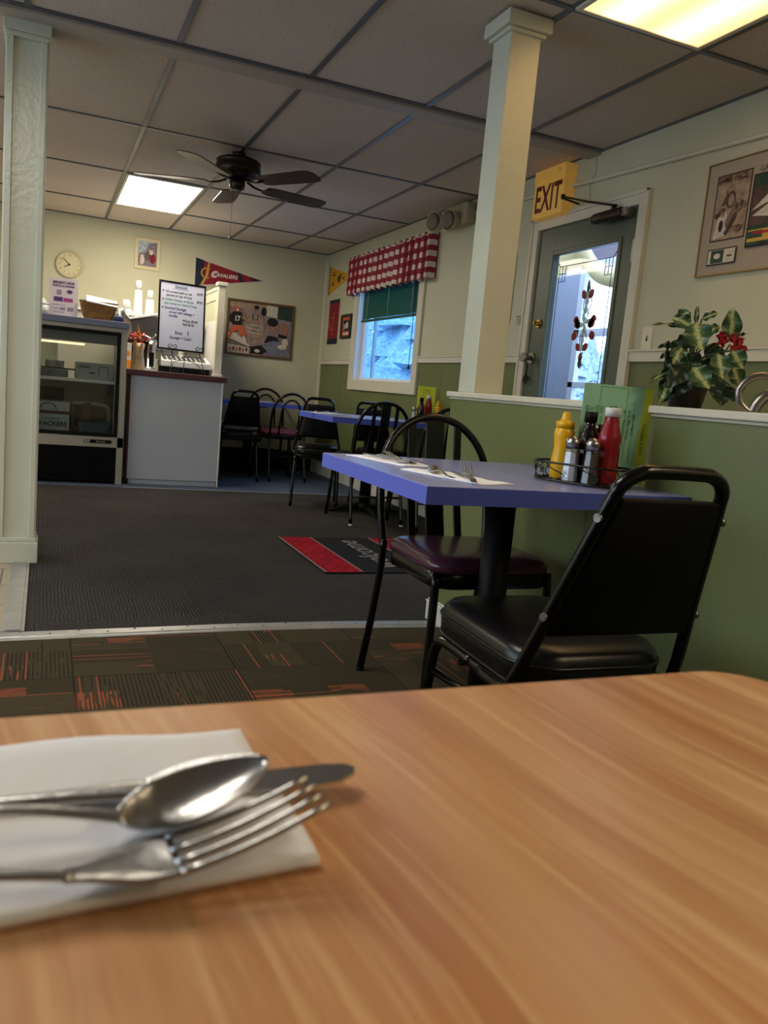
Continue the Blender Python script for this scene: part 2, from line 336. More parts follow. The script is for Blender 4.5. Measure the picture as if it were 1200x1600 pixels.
# ------------------------------------------------------------------ mesh helpers
class MB:
    def __init__(s): s.v = []; s.f = []; s.mi = []; s.sm = []; s.uv = {}
    def add(s, vs, fs, mi=0, smooth=False):
        o = len(s.v); s.v += [tuple(v) for v in vs]
        for f in fs: s.f.append([i+o for i in f]); s.mi.append(mi); s.sm.append(smooth)
        return s
    def box(s, a, b, mi=0):
        x0, x1 = sorted((a[0], b[0])); y0, y1 = sorted((a[1], b[1])); z0, z1 = sorted((a[2], b[2]))
        vs = [(x0,y0,z0),(x1,y0,z0),(x1,y1,z0),(x0,y1,z0),(x0,y0,z1),(x1,y0,z1),(x1,y1,z1),(x0,y1,z1)]
        return s.add(vs, [(0,3,2,1),(4,5,6,7),(0,1,5,4),(1,2,6,5),(2,3,7,6),(3,0,4,7)], mi)
    def obox(s, c, ax, ay, az, mi=0):      # oriented box: centre and three half-vectors
        c = Vector(c); ax, ay, az = Vector(ax), Vector(ay), Vector(az)
        vs = [c+sx*ax+sy*ay+sz*az for sz in (-1, 1) for sx, sy in ((-1,-1),(1,-1),(1,1),(-1,1))]
        return s.add(vs, [(0,3,2,1),(4,5,6,7),(0,1,5,4),(1,2,6,5),(2,3,7,6),(3,0,4,7)], mi)
    def tube(s, pts, r, n=10, mi=0, closed=False, rr=None, cap=True):
        P = [Vector(p) for p in pts]; N = len(P)
        T = []
        for i in range(N):
            a = P[(i-1) % N] if (closed or i > 0) else P[i]; b = P[(i+1) % N] if (closed or i < N-1) else P[i]
            T.append((b-a).normalized())
        up = Vector((0,0,1)) if abs(T[0].z) < 0.9 else Vector((1,0,0))
        n1 = T[0].cross(up).normalized(); vs = []
        for i in range(N):
            if i: 
                n1 = (n1 - T[i]*n1.dot(T[i])).normalized()
            n2 = T[i].cross(n1); rad = (rr[i] if rr else r)
            ra, rb = rad if isinstance(rad, tuple) else (rad, rad)
            for k in range(n):
                a = 2*PI*k/n; vs.append(P[i]+n1*ra*math.cos(a)+n2*rb*math.sin(a))
        fs = []
        for i in range(N if closed else N-1):
            j = (i+1) % N
            for k in range(n): fs.append((i*n+k, i*n+(k+1)%n, j*n+(k+1)%n, j*n+k))
        s.add(vs, fs, mi, True)
        if cap and not closed:
            o = len(s.v)-N*n
            s.f.append([o+k for k in range(n)][::-1]); s.mi.append(mi); s.sm.append(False)
            s.f.append([o+(N-1)*n+k for k in range(n)]); s.mi.append(mi); s.sm.append(False)
        return s
    def lathe(s, prof, c=(0,0,0), n=24, mi=0, sx=1, sy=1, smooth=True):   # prof: (r, z)
        vs = []; fs = []
        for r, z in prof:
            for k in range(n):
                a = 2*PI*k/n; vs.append((c[0]+sx*r*math.cos(a), c[1]+sy*r*math.sin(a), c[2]+z))
        for i in range(len(prof)-1):
            for k in range(n): fs.append((i*n+k, i*n+(k+1)%n, (i+1)*n+(k+1)%n, (i+1)*n+k))
        s.add(vs, fs, mi, smooth)
        o = len(s.v)-len(vs)
        if prof[0][0] > 1e-4: s.f.append([o+k for k in range(n)][::-1]); s.mi.append(mi); s.sm.append(False)
        if prof[-1][0] > 1e-4: s.f.append([o+(len(prof)-1)*n+k for k in range(n)]); s.mi.append(mi); s.sm.append(False)
        return s
    def rings(s, rings, mi=0, smooth=True, caps=True):
        n = len(rings[0]); vs = [p for r in rings for p in r]; fs = []
        for i in range(len(rings)-1):
            for k in range(n): fs.append((i*n+k, i*n+(k+1)%n, (i+1)*n+(k+1)%n, (i+1)*n+k))
        s.add(vs, fs, mi, smooth); o = len(s.v)-len(vs)
        if caps:
            s.f.append([o+k for k in range(n)][::-1]); s.mi.append(mi); s.sm.append(smooth)
            s.f.append([o+(len(rings)-1)*n+k for k in range(n)]); s.mi.append(mi); s.sm.append(smooth)
        return s
    def prism(s, poly, fr, d0, d1, mi=0):   # poly in 2D on frame fr=(o,right,up); extruded between d0 and d1 along normal
        o, r, u = (Vector(x) for x in fr); n = r.cross(u)
        k = len(poly); vs = [o+r*p[0]+u*p[1]+n*d0 for p in poly]+[o+r*p[0]+u*p[1]+n*d1 for p in poly]
        fs = [tuple(range(k))[::-1], tuple(range(k, 2*k))]+[(i, (i+1)%k, k+(i+1)%k, k+i) for i in range(k)]
        return s.add(vs, fs, mi)
    def poly(s, poly, fr, d, mi=0):
        o, r, u = (Vector(x) for x in fr); n = r.cross(u)
        return s.add([o+r*p[0]+u*p[1]+n*d for p in poly], [tuple(range(len(poly)))], mi)
    def rect(s, x0, y0, x1, y1, fr, d, mi=0): return s.poly([(x0,y0),(x1,y0),(x1,y1),(x0,y1)], fr, d, mi)
WORLD = {}
def link(o, parent):
    C.objects.link(o)
    if parent is not None: o.parent = parent
def obj(name, mb, mats, parent=None, world=True, bevel=0.0, subsurf=0, loc=None, seg=2, recalc=True):
    me = bpy.data.meshes.new(name)
    off = Vector((0,0,0))
    if world and parent is not None: off = WORLD[parent.name]
    if loc is not None: off = Vector(loc)
    me.from_pydata([Vector(v)-off for v in mb.v], [], mb.f)
    if not isinstance(mats, (list, tuple)): mats = [mats]
    for mm_ in mats: me.materials.append(mm_)
    for p, mi, sm in zip(me.polygons, mb.mi, mb.sm): p.material_index = mi; p.use_smooth = sm
    if recalc:
        bm = bmesh.new(); bm.from_mesh(me); bmesh.ops.recalc_face_normals(bm, faces=bm.faces); bm.to_mesh(me); bm.free()
    me.update()
    o = bpy.data.objects.new(name, me); link(o, parent)
    if loc is not None and parent is None: o.location = off
    WORLD[o.name] = off if (parent is None or not world) else WORLD[parent.name]
    if bevel:
        b = o.modifiers.new('bevel', 'BEVEL'); b.width = bevel; b.segments = seg; b.limit_method = 'ANGLE'; b.angle_limit = 0.6
    if subsurf:
        b = o.modifiers.new('sub', 'SUBSURF'); b.levels = subsurf; b.render_levels = subsurf
    return o
def tag(o, label, cat, group=None):
    o['label'] = label; o['category'] = cat
    if group: o['group'] = group
    return o
def thing(name, label, cat, loc=(0,0,0), rotz=0.0, group=None):
    o = bpy.data.objects.new(name, None); C.objects.link(o); o.location = loc; o.rotation_euler = (0,0,rotz); o.empty_display_size = 0.05
    WORLD[o.name] = Vector(loc); return tag(o, label, cat, group)
def struct(name, mb, mats, bevel=0.0, parent=None, **k):
    o = obj(name, mb, mats, parent, bevel=bevel, **k)
    if parent is None: o['kind'] = 'structure'
    return o
def text(name, body, size, mat, parent, fr, pos=(0,0), d=0.001, align='CENTER', sx=1.0, ext=0.0003, shear=0.0, rot=0.0, bold=0.0, cx=1.0):
    cu = bpy.data.curves.new(name, 'FONT'); cu.body = body; cu.size = size; cu.align_x = align; cu.align_y = 'CENTER'; cu.extrude = ext; cu.shear = shear; cu.offset = bold; cu.space_character = cx
    cu.resolution_u = 3
    to = bpy.data.objects.new(name, cu); C.objects.link(to)
    dg = bpy.context.evaluated_depsgraph_get(); me = bpy.data.meshes.new_from_object(to.evaluated_get(dg)); 
    bpy.data.objects.remove(to); me.name = name
    o_, r, u = (Vector(x) for x in fr); n = r.cross(u); off = WORLD[parent.name] if parent else Vector((0,0,0))
    c, s_ = math.cos(rot), math.sin(rot)
    for v in me.vertices:
        x, y = v.co.x*sx, v.co.y; x, y = x*c-y*s_+pos[0], x*s_+y*c+pos[1]
        v.co = o_+r*x+u*y+n*(d+v.co.z)-off
    me.materials.clear(); me.materials.append(mat)
    o = bpy.data.objects.new(name, me); link(o, parent); WORLD[o.name] = off; return o
def back(x, z, y=8.6): return (Vector((x, y, z)), Vector((1,0,0)), Vector((0,0,1)))        # faces -Y
def right(y, z, x=2.8): return (Vector((x, y, z)), Vector((0,-1,0)), Vector((0,0,1)))      # faces -X
def arc(c, r, a0, a1, n=10): return [(c[0]+r*math.cos(math.radians(a0+(a1-a0)*i/n)), c[1]+r*math.sin(math.radians(a0+(a1-a0)*i/n))) for i in range(n+1)]
def ell(cx, cy, rx, ry, n=16, rot=0): return [(cx+rx*math.cos(t)*math.cos(rot)-ry*math.sin(t)*math.sin(rot), cy+rx*math.cos(t)*math.sin(rot)+ry*math.sin(t)*math.cos(rot)) for t in [2*PI*i/n for i in range(n)]]
def spline(pts, k=6):
    P = [Vector(p) for p in pts]; out = []
    for i in range(len(P)-1):
        p0 = P[max(i-1,0)]; p1 = P[i]; p2 = P[i+1]; p3 = P[min(i+2,len(P)-1)]
        for j in range(k):
            t = j/k; out.append(0.5*((2*p1)+(p2-p0)*t+(2*p0-5*p1+4*p2-p3)*t*t+(3*p1-p0-3*p2+p3)*t**3))
    out.append(P[-1]); return out
def rrect(w, h, r, n=5, c=(0,0), taper=1.0):
    out = []
    for (sx, sy, a0) in ((1,1,0),(-1,1,90),(-1,-1,180),(1,-1,270)):
        for i in range(n+1):
            a = math.radians(a0+90*i/n); x = sx*(w-r)+r*math.cos(a); y = sy*(h-r)+r*math.sin(a)
            x *= 1+(taper-1)*(y/h*0.5+0.5); out.append((c[0]+x, c[1]+y))
    return out

H = 2.365; XR = 2.8; YB = 8.6; XL = -3.0; YF = -2.2
# ------------------------------------------------------------------ room shell
mb = MB()
def quad(x0, y0, x1, y1, z, mi): mb.add([(x0,y0,z),(x1,y0,z),(x1,y1,z),(x0,y1,z)], [(0,1,2,3)], mi)
quad(-0.09, 2.9, XR, 6.7, 0, 0)          # charcoal
quad(-0.09, 6.7, XR, YB, 0, 1)           # blue
quad(XL, YF, XR, 2.9, 0, 2)              # patchwork
quad(XL, 2.9, -0.09, YB, 0, 3)           # tile
mb.box((XL-.1, YF-.1, -0.1), (XR+.12, YB+.1, -0.004), 0)
struct('floor', mb, [darkcarpet, bluecarpet, patchcarpet, floortile], recalc=False)
mb = MB(); mb.box((XL, YF, H), (XR, YB, H+0.08))
ceil = struct('ceiling', mb, tilem)
gx = [0.501+0.606*k for k in range(-5, 4)] + [XR-0.005]
gy1 = [2.671-1.2192*k for k in range(0, 5)]; gy2 = [5.242, 6.48, 7.704]
mb = MB()
for x in gx:
    mb.box((x-.013, YF, H-.006), (x+.013, 3.885, H)); mb.box((x-.013, 4.045, H-.006), (x+.013, YB, H))
for y in gy1+gy2+[YB-.012, 3.885, 4.045]: mb.box((XL, y-.013, H-.0075), (XR, y+.013, H-.0005))
obj('ceiling_grid', mb, gridm, ceil, bevel=0.001)
mb = MB(); mb.box((XL, 3.905, H-.022), (XR, 4.025, H-.0005)); struct('trim_1', mb, M('beige_beam_paint', (176, 164, 150), .5), bevel=0.006)
# back wall
mb = MB(); mb.box((XL, YB, 0), (XR+.12, YB+.1, H)); struct('wall_back', mb, cream)
mb = MB()
mb.box((XL-.1, YF, 0), (XL, .6, H)); mb.box((XL-.1, .6, 0), (XL, 4.5, .8)); mb.box((XL-.1, .6, 2.15), (XL, 4.5, H)); mb.box((XL-.1, 4.5, 0), (XL, YB+.1, H)); struct('wall_left', mb, cream)
mb = MB(); mb.box((XL-.1, YF-.1, 0), (XR+.12, YF, H)); struct('wall_front', mb, cream)
mb = MB()
for a in (.6, 2.5, 4.43): mb.box((XL-.08, a, .8), (XL-.02, a+.07, 2.15))
mb.box((XL-.08, .6, .8), (XL-.02, 4.5, .86)); mb.box((XL-.08, .6, 2.09), (XL-.02, 4.5, 2.15)); struct('window_added', mb, trimp)  # unseen window added to let fill daylight into the room
# right wall with window and door holes; two paints
WY0, WY1, WZ0, WZ1 = 6.13, 7.54, 1.02, 2.05      # window opening
DY0, DY1, DZ1 = 3.505, 4.43, 2.01                # door opening
RZ = 1.21
mb = MB()
def wallseg(y0, y1, z0, z1):
    if z0 < RZ < z1: wallseg(y0, y1, z0, RZ); wallseg(y0, y1, RZ, z1); return
    mb.box((XR, y0, z0), (XR+.12, y1, z1), 1 if z1 <= RZ else 0)
wallseg(YF, DY0, 0, H); wallseg(DY0, DY1, DZ1, H); wallseg(DY1, WY0, 0, H); wallseg(WY0, WY1, 0, WZ0); wallseg(WY0, WY1, WZ1, H); wallseg(WY1, YB, 0, H)
for y in (5.0, 5.6, 6.62, 7.9, 2.9, 2.3, 4.7):   # panel grooves as thin battens of the same paint
    mb.box((XR-.0015, y-.003, 0.12), (XR+.001, y+.003, WZ0-.08 if 6 < y < 7.5 else RZ-.02), 1)
struct('wall_right', mb, [cream, green])
# chair rails
def rail(n, y0, y1, z0, z1, z0b=None):
    mb = MB(); mb.box((XR-.018, y0, z0), (XR, y1, z1)); mb.box((XR-.026, y0, z1-.012), (XR, y1, z1)); struct(n, mb, trimp, bevel=0.003)
rail('trim_2', YF, 3.43, 1.21, 1.272); rail('trim_3', 4.50, 6.03, 1.205, 1.258); rail('trim_4', 7.66, YB, 1.19, 1.245)
mb = MB(); mb.box((XR-.02, YB-.03, 0), (XR, YB, H-.01)); mb.box((XR-.03, YB-.018, 0), (XR, YB, H-.01)); struct('trim_5', mb, trimp, bevel=0.003)
mb = MB(); mb.box((XR-.02, 4.5, 0), (XR, 8.57, 0.12)); mb.box((XR-.012, 4.5, .12), (XR, 8.57, 0.135)); struct('baseboard_right', mb, whitebase, bevel=0.004)
mb = MB(); mb.box((1.5, YB-.02, 0), (XR-.03, YB, 0.22)); struct('baseboard_back', mb, blackmat, bevel=0.003)
# low partition wall with cap and pillar
mb = MB(); mb.box((1.54, -0.6, 0), (1.68, 2.97, 0.945))
for y in (1.0, 1.22, 2.0): mb.box((1.5388, y-.002, 0.09), (1.541, y+.002, 0.93))
hw = struct('wall_divider', mb, green)
mb = MB(); mb.box((1.522, -0.62, 0.945), (1.70, 2.985, 0.966)); mb.box((1.532, -.61, .936), (1.69, 2.978, .945)); struct('trim_6', mb, trimp, bevel=0.004)
mb = MB(); mb.box((1.522, -0.6, 0), (1.54, 2.99, 0.085)); mb.box((1.522, 2.97, 0), (1.69, 2.99, 0.085)); mb.box((1.53, -.6, .085), (1.54, 2.98, .095)); struct('baseboard_divider', mb, whitebase, bevel=0.005)
mb = MB(); mb.box((1.545, 2.80, 0.966), (1.675, 2.93, H-.008))
rp = struct('trim_7', mb, pillarp, bevel=0.004)
mb = MB(); mb.box((1.515, 2.77, H-.06), (1.705, 2.96, H-.008)); mb.box((1.53, 2.785, H-.075), (1.69, 2.945, H-.06)); obj('capital', mb, pillarp, rp, bevel=0.005)
# left boxed pillar
mb = MB(); mb.box((-.178, 4.03, 0), (-.032, 4.17, H-.01)); lp = struct('trim_8', mb, pillarp, bevel=0.003)
mb = MB()
for x0, x1 in ((-.186, -.158), (-.052, -.026)):
    mb.box((x0, 4.012, .12), (x1, 4.035, H-.06))
mb.box((-.034, 4.02, .12), (-.020, 4.05, H-.06)); mb.box((-.034, 4.15, .12), (-.020, 4.18, H-.06)); mb.box((-.19, 4.02, .12), (-.176, 4.05, H-.06))
obj('corner_board', mb, pillarp, lp, bevel=0.003)
mb = MB(); mb.box((-.20, 3.99, H-.065), (-.010, 4.19, H-.01)); mb.box((-.192, 4.0, H-.085), (-.018, 4.18, H-.065)); obj('capital', mb, pillarp, lp, bevel=0.005)
mb = MB(); mb.box((-.20, 4.0, 0), (-.010, 4.19, .10)); mb.box((-.193, 4.007, .10), (-.017, 4.183, .12)); obj('plinth', mb, pillarp, lp, bevel=0.004)
# threshold strips
mb = MB()
pts = [(-1.6, 2.90), (-.2, 2.895), (.3, 2.91), (.7, 2.925), (1.1, 2.92), (1.535, 2.89)]
for i in range(len(pts)-1):
    (x0, y0), (x1, y1) = pts[i], pts[i+1]; 
    for a, b_, z in ((-.045, .045, .004), (-.028, .028, .008)):
        mb.add([(x0,y0+a,0.0005),(x1,y1+a,0.0005),(x1,y1+b_,0.0005),(x0,y0+b_,0.0005),(x0,y0+a+.006,z),(x1,y1+a+.006,z),(x1,y1+b_-.006,z),(x0,y0+b_-.006,z)], [(4,5,6,7),(0,1,5,4),(2,3,7,6),(1,2,6,5),(3,0,4,7)])
struct('trim_9', mb, alum)
mb = MB()
for i in range(18):
    x = -.15+i*.095; y = 2.925-abs(x-.8)*.02; mb.lathe([(.004,0),(.004,.002),(0,.0025)], (x, y+.012*(1 if i % 2 else -1), .0075), 8)
struct('trim_11', mb, gridm)
mb = MB(); mb.box((-.118, 2.95, 0.0005), (-.042, 4.0, .005)); mb.box((-.105, 2.95, .005), (-.055, 4.0, .009)); struct('trim_10', mb, alum, bevel=0.002)
mb = MB(); mb.box((.6, 6.685, .0005), (XR-.02, 6.715, .005)); struct('trim_12', mb, M('dull_grey_strip', (120, 124, 130), 0.5), bevel=0.002)
# conduit along right wall
mb = MB(); mb.tube([(XR-.012, 1.0, 2.09), (XR-.012, 2.7, 2.161), (XR-.012, 4.5, 2.235), (XR-.012, 5.4, 2.262)], 0.011, 10); tag(obj('conduit_pipe', mb, trimp), 'thin painted pipe running along the wall above the glazed door', 'pipe')
mb = MB(); mb.tube(spline([(XR-.003,3.95,2.36),(XR-.003,3.93,2.27),(XR-.003,3.97,2.2),(XR-.003,3.95,2.10)]), 0.0014, 5); tag(obj('thin_wire', mb, agedp), 'thin loose wire hanging down the wall right of the exit sign', 'wire')

# ------------------------------------------------------------------ window
wn = MB()
def frame_boxes(mb, y0, y1, z0, z1, t, x0, x1, mi=0):
    mb.box((x0, y0, z0), (x1, y0+t, z1), mi); mb.box((x0, y1-t, z0), (x1, y1, z1), mi); mb.box((x0, y0+t, z0), (x1, y1-t, z0+t), mi); mb.box((x0, y0+t, z1-t), (x1, y1-t, z1), mi)
frame_boxes(wn, WY0-.10, WY1+.10, WZ0-.075, WZ1+.09, .10, XR-.022, XR)
w1 = struct('window_1', wn, trimp, bevel=0.003)
mb = MB(); frame_boxes(mb, WY0, WY1, WZ0, WZ1, .015, XR-.005, XR+.12); frame_boxes(mb, WY0+.015, WY1-.015, WZ0+.015, WZ1-.015, .035, XR+.06, XR+.095); frame_boxes(mb, WY0+.03, WY1-.24, WZ0+.03, WZ1, .02, XR+.08, XR+.11)
obj('sash', mb, white, w1, bevel=0.002)
mb = MB(); mb.add([(XR+.078, WY0+.03, WZ0+.03), (XR+.078, WY1-.03, WZ0+.03), (XR+.078, WY1-.03, WZ1-.03), (XR+.078, WY0+.03, WZ1-.03)], [(0,1,2,3)]); obj('pane', mb, glass_blue, w1)
# blind
bt = thing('venetian_blind', 'dark green slatted blind half lowered in the window under the checked valance', 'blind', (XR-.005, 6.8, 1.59))
mb = MB()
nsl = 22
for i in range(nsl):
    z = 1.63+i*0.0195; a = 1.22
    mb.obox((XR-.0+.012, 6.795, z), (0.0125*math.cos(a), 0, 0.0125*math.sin(a)), (0, .655, 0), (-0.0006*math.sin(a), 0, 0.0006*math.cos(a)))
obj('slats', mb, blindm, bt)
mb = MB(); mb.box((XR+.0, 6.14, 1.592), (XR+.026, 7.45, 1.615)); obj('bottom_rail', mb, blindm, bt, bevel=0.003)
mb = MB(); mb.box((XR-.0, 6.14, 2.04-.04), (XR+.03, 7.45, 2.045)); obj('head_rail', mb, blindm, bt, bevel=0.003)
for y in (6.28, 6.8, 7.3):
    mb = MB(); mb.tube([(XR-.003, y, 1.6), (XR-.003, y, 2.03)], .0022, 5); obj('ladder_cord', mb, cordm, bt)
mb = MB(); mb.tube([(XR-.004, 6.22, 2.0), (XR-.004, 6.225, 1.18)], .003, 6); mb.lathe([(.003,0),(.009,.008),(.006,.03),(0,.034)], (XR-.004, 6.225, 1.15), 10); obj('pull_cord', mb, [blackmat], bt)
# valance
vt = thing('checked_valance', 'red and white checked gathered valance over the window', 'curtain', (XR-.06, 6.88, 1.85))
y0, y1 = 5.87, 7.72; NU, NV = 150, 14
vs = []; uvs = []
for j in range(NV+1):
    t = j/NV
    for i in range(NU+1):
        u = i/NU
        y = y0+(y1-y0)*u
        amp = 0.010+0.014*(1-t)
        if t > .93: amp *= .6
        ph = u*2*PI*15+1.4*math.sin(u*9)
        x = XR-.075-amp*math.sin(ph)-.006*math.sin(ph*2.3)
        z = 1.855+0.36*t+(0.008*math.sin(ph+.5) if j == 0 else 0)
        vs.append((x, y, z)); uvs.append((u*15+0.16*math.sin(ph), t*4.3))
fs = [(j*(NU+1)+i, j*(NU+1)+i+1, (j+1)*(NU+1)+i+1, (j+1)*(NU+1)+i) for j in range(NV) for i in range(NU)]
mb = MB(); mb.add(vs, fs, 0, True)
vo = obj('valance_fabric', mb, gingham, vt)
uvl = vo.data.uv_layers.new(name='UVMap')
for p in vo.data.polygons:
    for li in p.loop_indices: uvl.data[li].uv = uvs[vo.data.loops[li].vertex_index]
sd = vo.modifiers.new('solid', 'SOLIDIFY'); sd.thickness = 0.002
for yy, rname in ((y0, 'valance_return'), (y1, 'valance_return')):
    mb = MB(); mb.add([(XR-.075, yy, 1.86), (XR-.001, yy, 1.86), (XR-.001, yy, 2.21), (XR-.075, yy, 2.21)], [(0,1,2,3)], 0)
    ro = obj('valance_return', mb, gingham, vt); ul = ro.data.uv_layers.new(name='UVMap')
    for k, c in enumerate(((0,0),(0.6,0),(0.6,4.2),(0,4.2))): ul.data[k].uv = c
    ro.modifiers.new('solid', 'SOLIDIFY').thickness = .002
mb = MB(); mb.tube([(XR-.07, y0-.01, 2.195), (XR-.07, y1+.01, 2.195)], .006, 8); mb.box((XR-.07, y0+.02, 2.19), (XR, y0+.03, 2.2)); mb.box((XR-.07, y1-.03, 2.19), (XR, y1-.02, 2.2)); obj('curtain_rod', mb, white, vt)

# ------------------------------------------------------------------ door
mb = MB()
mb.box((XR-.02, DY0-.075, 0), (XR, DY0, DZ1+.07)); mb.box((XR-.02, DY1, 0), (XR, DY1+.075, DZ1+.07)); mb.box((XR-.02, DY0, DZ1), (XR, DY1, DZ1+.07))
mb.box((XR-.028, DY0-.075, 0), (XR-.018, DY0-.055, DZ1+.07)); mb.box((XR-.028, DY1+.055, 0), (XR-.018, DY1+.075, DZ1+.07)); mb.box((XR-.028, DY0-.075, DZ1+.052), (XR-.018, DY1+.075, DZ1+.07))
dc = struct('trim_13', mb, trimp, bevel=0.003)
GY0, GY1, GZ0, GZ1 = 3.645, 4.26, 0.40, 1.85
mb = MB(); x0, x1 = XR+.0, XR+.044
mb.box((x0, DY0+.003, .01), (x1, GY0, DZ1-.003)); mb.box((x0, GY1, .01), (x1, DY1-.003, DZ1-.003)); mb.box((x0, GY0, .01), (x1, GY1, GZ0)); mb.box((x0, GY0, GZ1), (x1, GY1, DZ1-.003))
d1 = struct('door_1', mb, doorp, bevel=0.002)
mb = MB(); frame_boxes(mb, GY0-.02, GY1+.02, GZ0-.02, GZ1+.02, .025, XR-.008, XR+.01); obj('glazing_bead', mb, doorp, d1, bevel=0.003)
mb = MB(); mb.add([(XR+.02, GY0, GZ0), (XR+.02, GY1, GZ0), (XR+.02, GY1, GZ1), (XR+.02, GY0, GZ1)], [(0,1,2,3)]); obj('glass_pane', mb, glass_clear, d1)
# leaded border
mb = MB(); xl = XR+.016
a0, a1, b0, b1 = GY0+.06, GY1-.06, GZ0+.07, GZ1-.075
def ld(p, q, r=.0022): mb.tube([(xl, p[0], p[1]), (xl, q[0], q[1])], r, 5)
ld((a0, b0), (a0, b1)); ld((a1, b0), (a1, b1)); ld((a0, b0), (a1, b0)); ld((a0, b1), (a1, b1))
for cy, sy in ((a0, 1), (a1, -1)):
    for cz, sz in ((b0, 1), (b1, -1)):
        ld((cy+sy*.03, cz), (cy+sy*.03, cz+sz*.09)); ld((cy, cz+sz*.045), (cy+sy*.06, cz+sz*.045)); ld((cy, cz+sz*.09), (cy+sy*.06, cz+sz*.09)); ld((cy+sy*.06, cz), (cy+sy*.06, cz+sz*.09)); ld((cy-sy*.06, cz-sz*.06), (cy, cz))
ym, zm = 3.885, 1.43
for s in (-1, 1):
    for z0_, z1_, am in ((zm+.21, zm+.02, .035), (zm-.02, zm-.17, .032)):
        pts = [(xl, ym+s*am*math.sin(PI*t/10)*1.0, z0_+(z1_-z0_)*t/10) for t in range(11)]; mb.tube(pts, .0025, 5)
        pts = [(xl, ym+s*(.006+am*.35*math.sin(PI*t/10)), z0_+(z1_-z0_)*t/10) for t in range(11)]; mb.tube(pts, .002, 5)
obj('leading', mb, lead, d1)
def petal(mb, cy, cz, L, W, ang, d=.0):
    L *= 1.25; W *= 1.35; cy = ym+(cy-ym)*1.15
    fr = (Vector((xl-.003, cy, cz)), Vector((0,-1,0)), Vector((0,0,1))); c, s_ = math.cos(ang), math.sin(ang)
    pts = [(0,0),(W*.8,L*.25),(W,L*.5),(W*.6,L*.85),(0,L),(-W*.6,L*.85),(-W,L*.5),(-W*.8,L*.25)]
    mb.prism([(p[0]*c-p[1]*s_, p[0]*s_+p[1]*c) for p in pts], fr, 0, .005)
mb = MB()
for s in (-1, 1):
    petal(mb, ym+s*.012, zm+.135, .05, .016, s*.6+.0); petal(mb, ym+s*.05, zm-.03, .05, .02, s*.3); petal(mb, ym+s*.06, zm-.045, .045, .018, PI-s*.5+0); petal(mb, ym+s*.07, zm+.0, .035, .018, 0)
    petal(mb, ym+s*.012, zm-.155, .045, .015, PI-s*2.4)
petal(mb, ym, zm-.215, .04, .013, 0)
obj('red_glass_petals', mb, redglass, d1)
mb = MB(); petal(mb, ym, zm+.165, .06, .009, 0); petal(mb, ym, zm-.255, .05, .012, 0)
for s in (-1, 1): petal(mb, ym+s*.028, zm-.018, .04, .014, s*1.2)
obj('dark_glass_tips', mb, lead, d1)
mb = MB()
for k in range(4): petal(mb, ym, zm, .05, .010, k*PI/2+.3)
for k in range(3): petal(mb, ym, zm+.05+k*.045, .04, .012, 0); petal(mb, ym, zm-.16+k*.04, .04, .011, 0)
obj('bevel_cluster', mb, clearbev, d1)
# hinge, deadbolt, knob, bell, closer
for hz in (1.78, .28):
    mb = MB(); mb.box((XR-.012, DY0-.006, hz-.055), (XR, DY0+.022, hz+.055)); mb.tube([(XR-.014, DY0+.004, hz-.06), (XR-.014, DY0+.004, hz+.06)], .007, 8); obj('hinge', mb, trimp, d1)
mb = MB(); mb.tube([(XR, 4.33, 1.445), (XR-.012, 4.33, 1.445)], .026, 20); mb.tube([(XR-.012, 4.33, 1.445), (XR-.028, 4.33, 1.445)], .014, 12); mb.box((XR-.042, 4.325, 1.432), (XR-.026, 4.335, 1.458)); obj('deadbolt', mb, brass, d1)
mb = MB(); mb.tube([(XR, 4.37, 1.235), (XR-.01, 4.37, 1.235)], .036, 24); mb.tube([(XR-.01, 4.37, 1.235), (XR-.045, 4.37, 1.235)], .014, 14); mb.tube([(XR-.04, 4.37, 1.235), (XR-.07, 4.37, 1.235)], .03, 20, rr=[.022, .03]); obj('door_knob', mb, brushed, d1)
mb = MB()
for k in range(4): mb.tube([(XR-.02+.0, 4.385+.010*math.cos(t), 1.19-k*.022+.013*math.sin(t)) for t in [2*PI*i/10 for i in range(10)]], .0035, 6, closed=True)
mb.tube([(XR-.02, 4.385+.020*math.cos(t), 1.10+.022*math.sin(t)) for t in [2*PI*i/14 for i in range(14)]], .005, 6, closed=True)
mb.lathe([(.0,0),(.016,.008),(.016,.02),(.006,.034)], (XR-.02, 4.385, 1.098), 12); tag(obj('door_chain', mb, M('dark_iron', (50, 46, 44), 0.4, 0.7)), 'small dark iron chain and ring hanging below the door knob', 'chain')
ct = thing('door_closer', 'dark metal hydraulic closer with jointed arm above the door glass', 'door closer', (XR-.04, 3.68, 1.93))
mb = MB(); mb.rings([[(XR-.055+.026*a*k, y, 1.977+.028*b*k) for a, b in rrect(1, 1, .8, 6)] for y, k in ((3.58, .9), (3.585, 1), (3.80, 1), (3.83, .8), (3.84, .5))], smooth=True); obj('body', mb, M('closer_metal', (62, 54, 46), 0.35, 0.7), ct, bevel=.003)
mb = MB(); mb.box((XR-.07, 3.545, 1.955), (XR-.002, 3.578, 1.998)); obj('end_bracket', mb, brushed, ct, bevel=.003)
mb = MB(); mb.tube([(XR-.055, 3.66, 1.99), (XR-.055, 3.66, 2.028)], .014, 12); mb.tube([(XR-.058, 3.64, 2.02), (XR-.09, 3.85, 2.07), (XR-.115, 4.06, 2.13)], .009, 8, rr=[(.012,.006)]*3); mb.tube([(XR-.115, 4.06, 2.118), (XR-.115, 4.06, 2.142)], .012, 10); mb.tube([(XR-.115, 4.06, 2.122), (XR-.02, 4.03, 2.10)], .006, 8); obj('arm', mb, M('arm_dark', (40, 36, 34), 0.35, 0.6), ct)
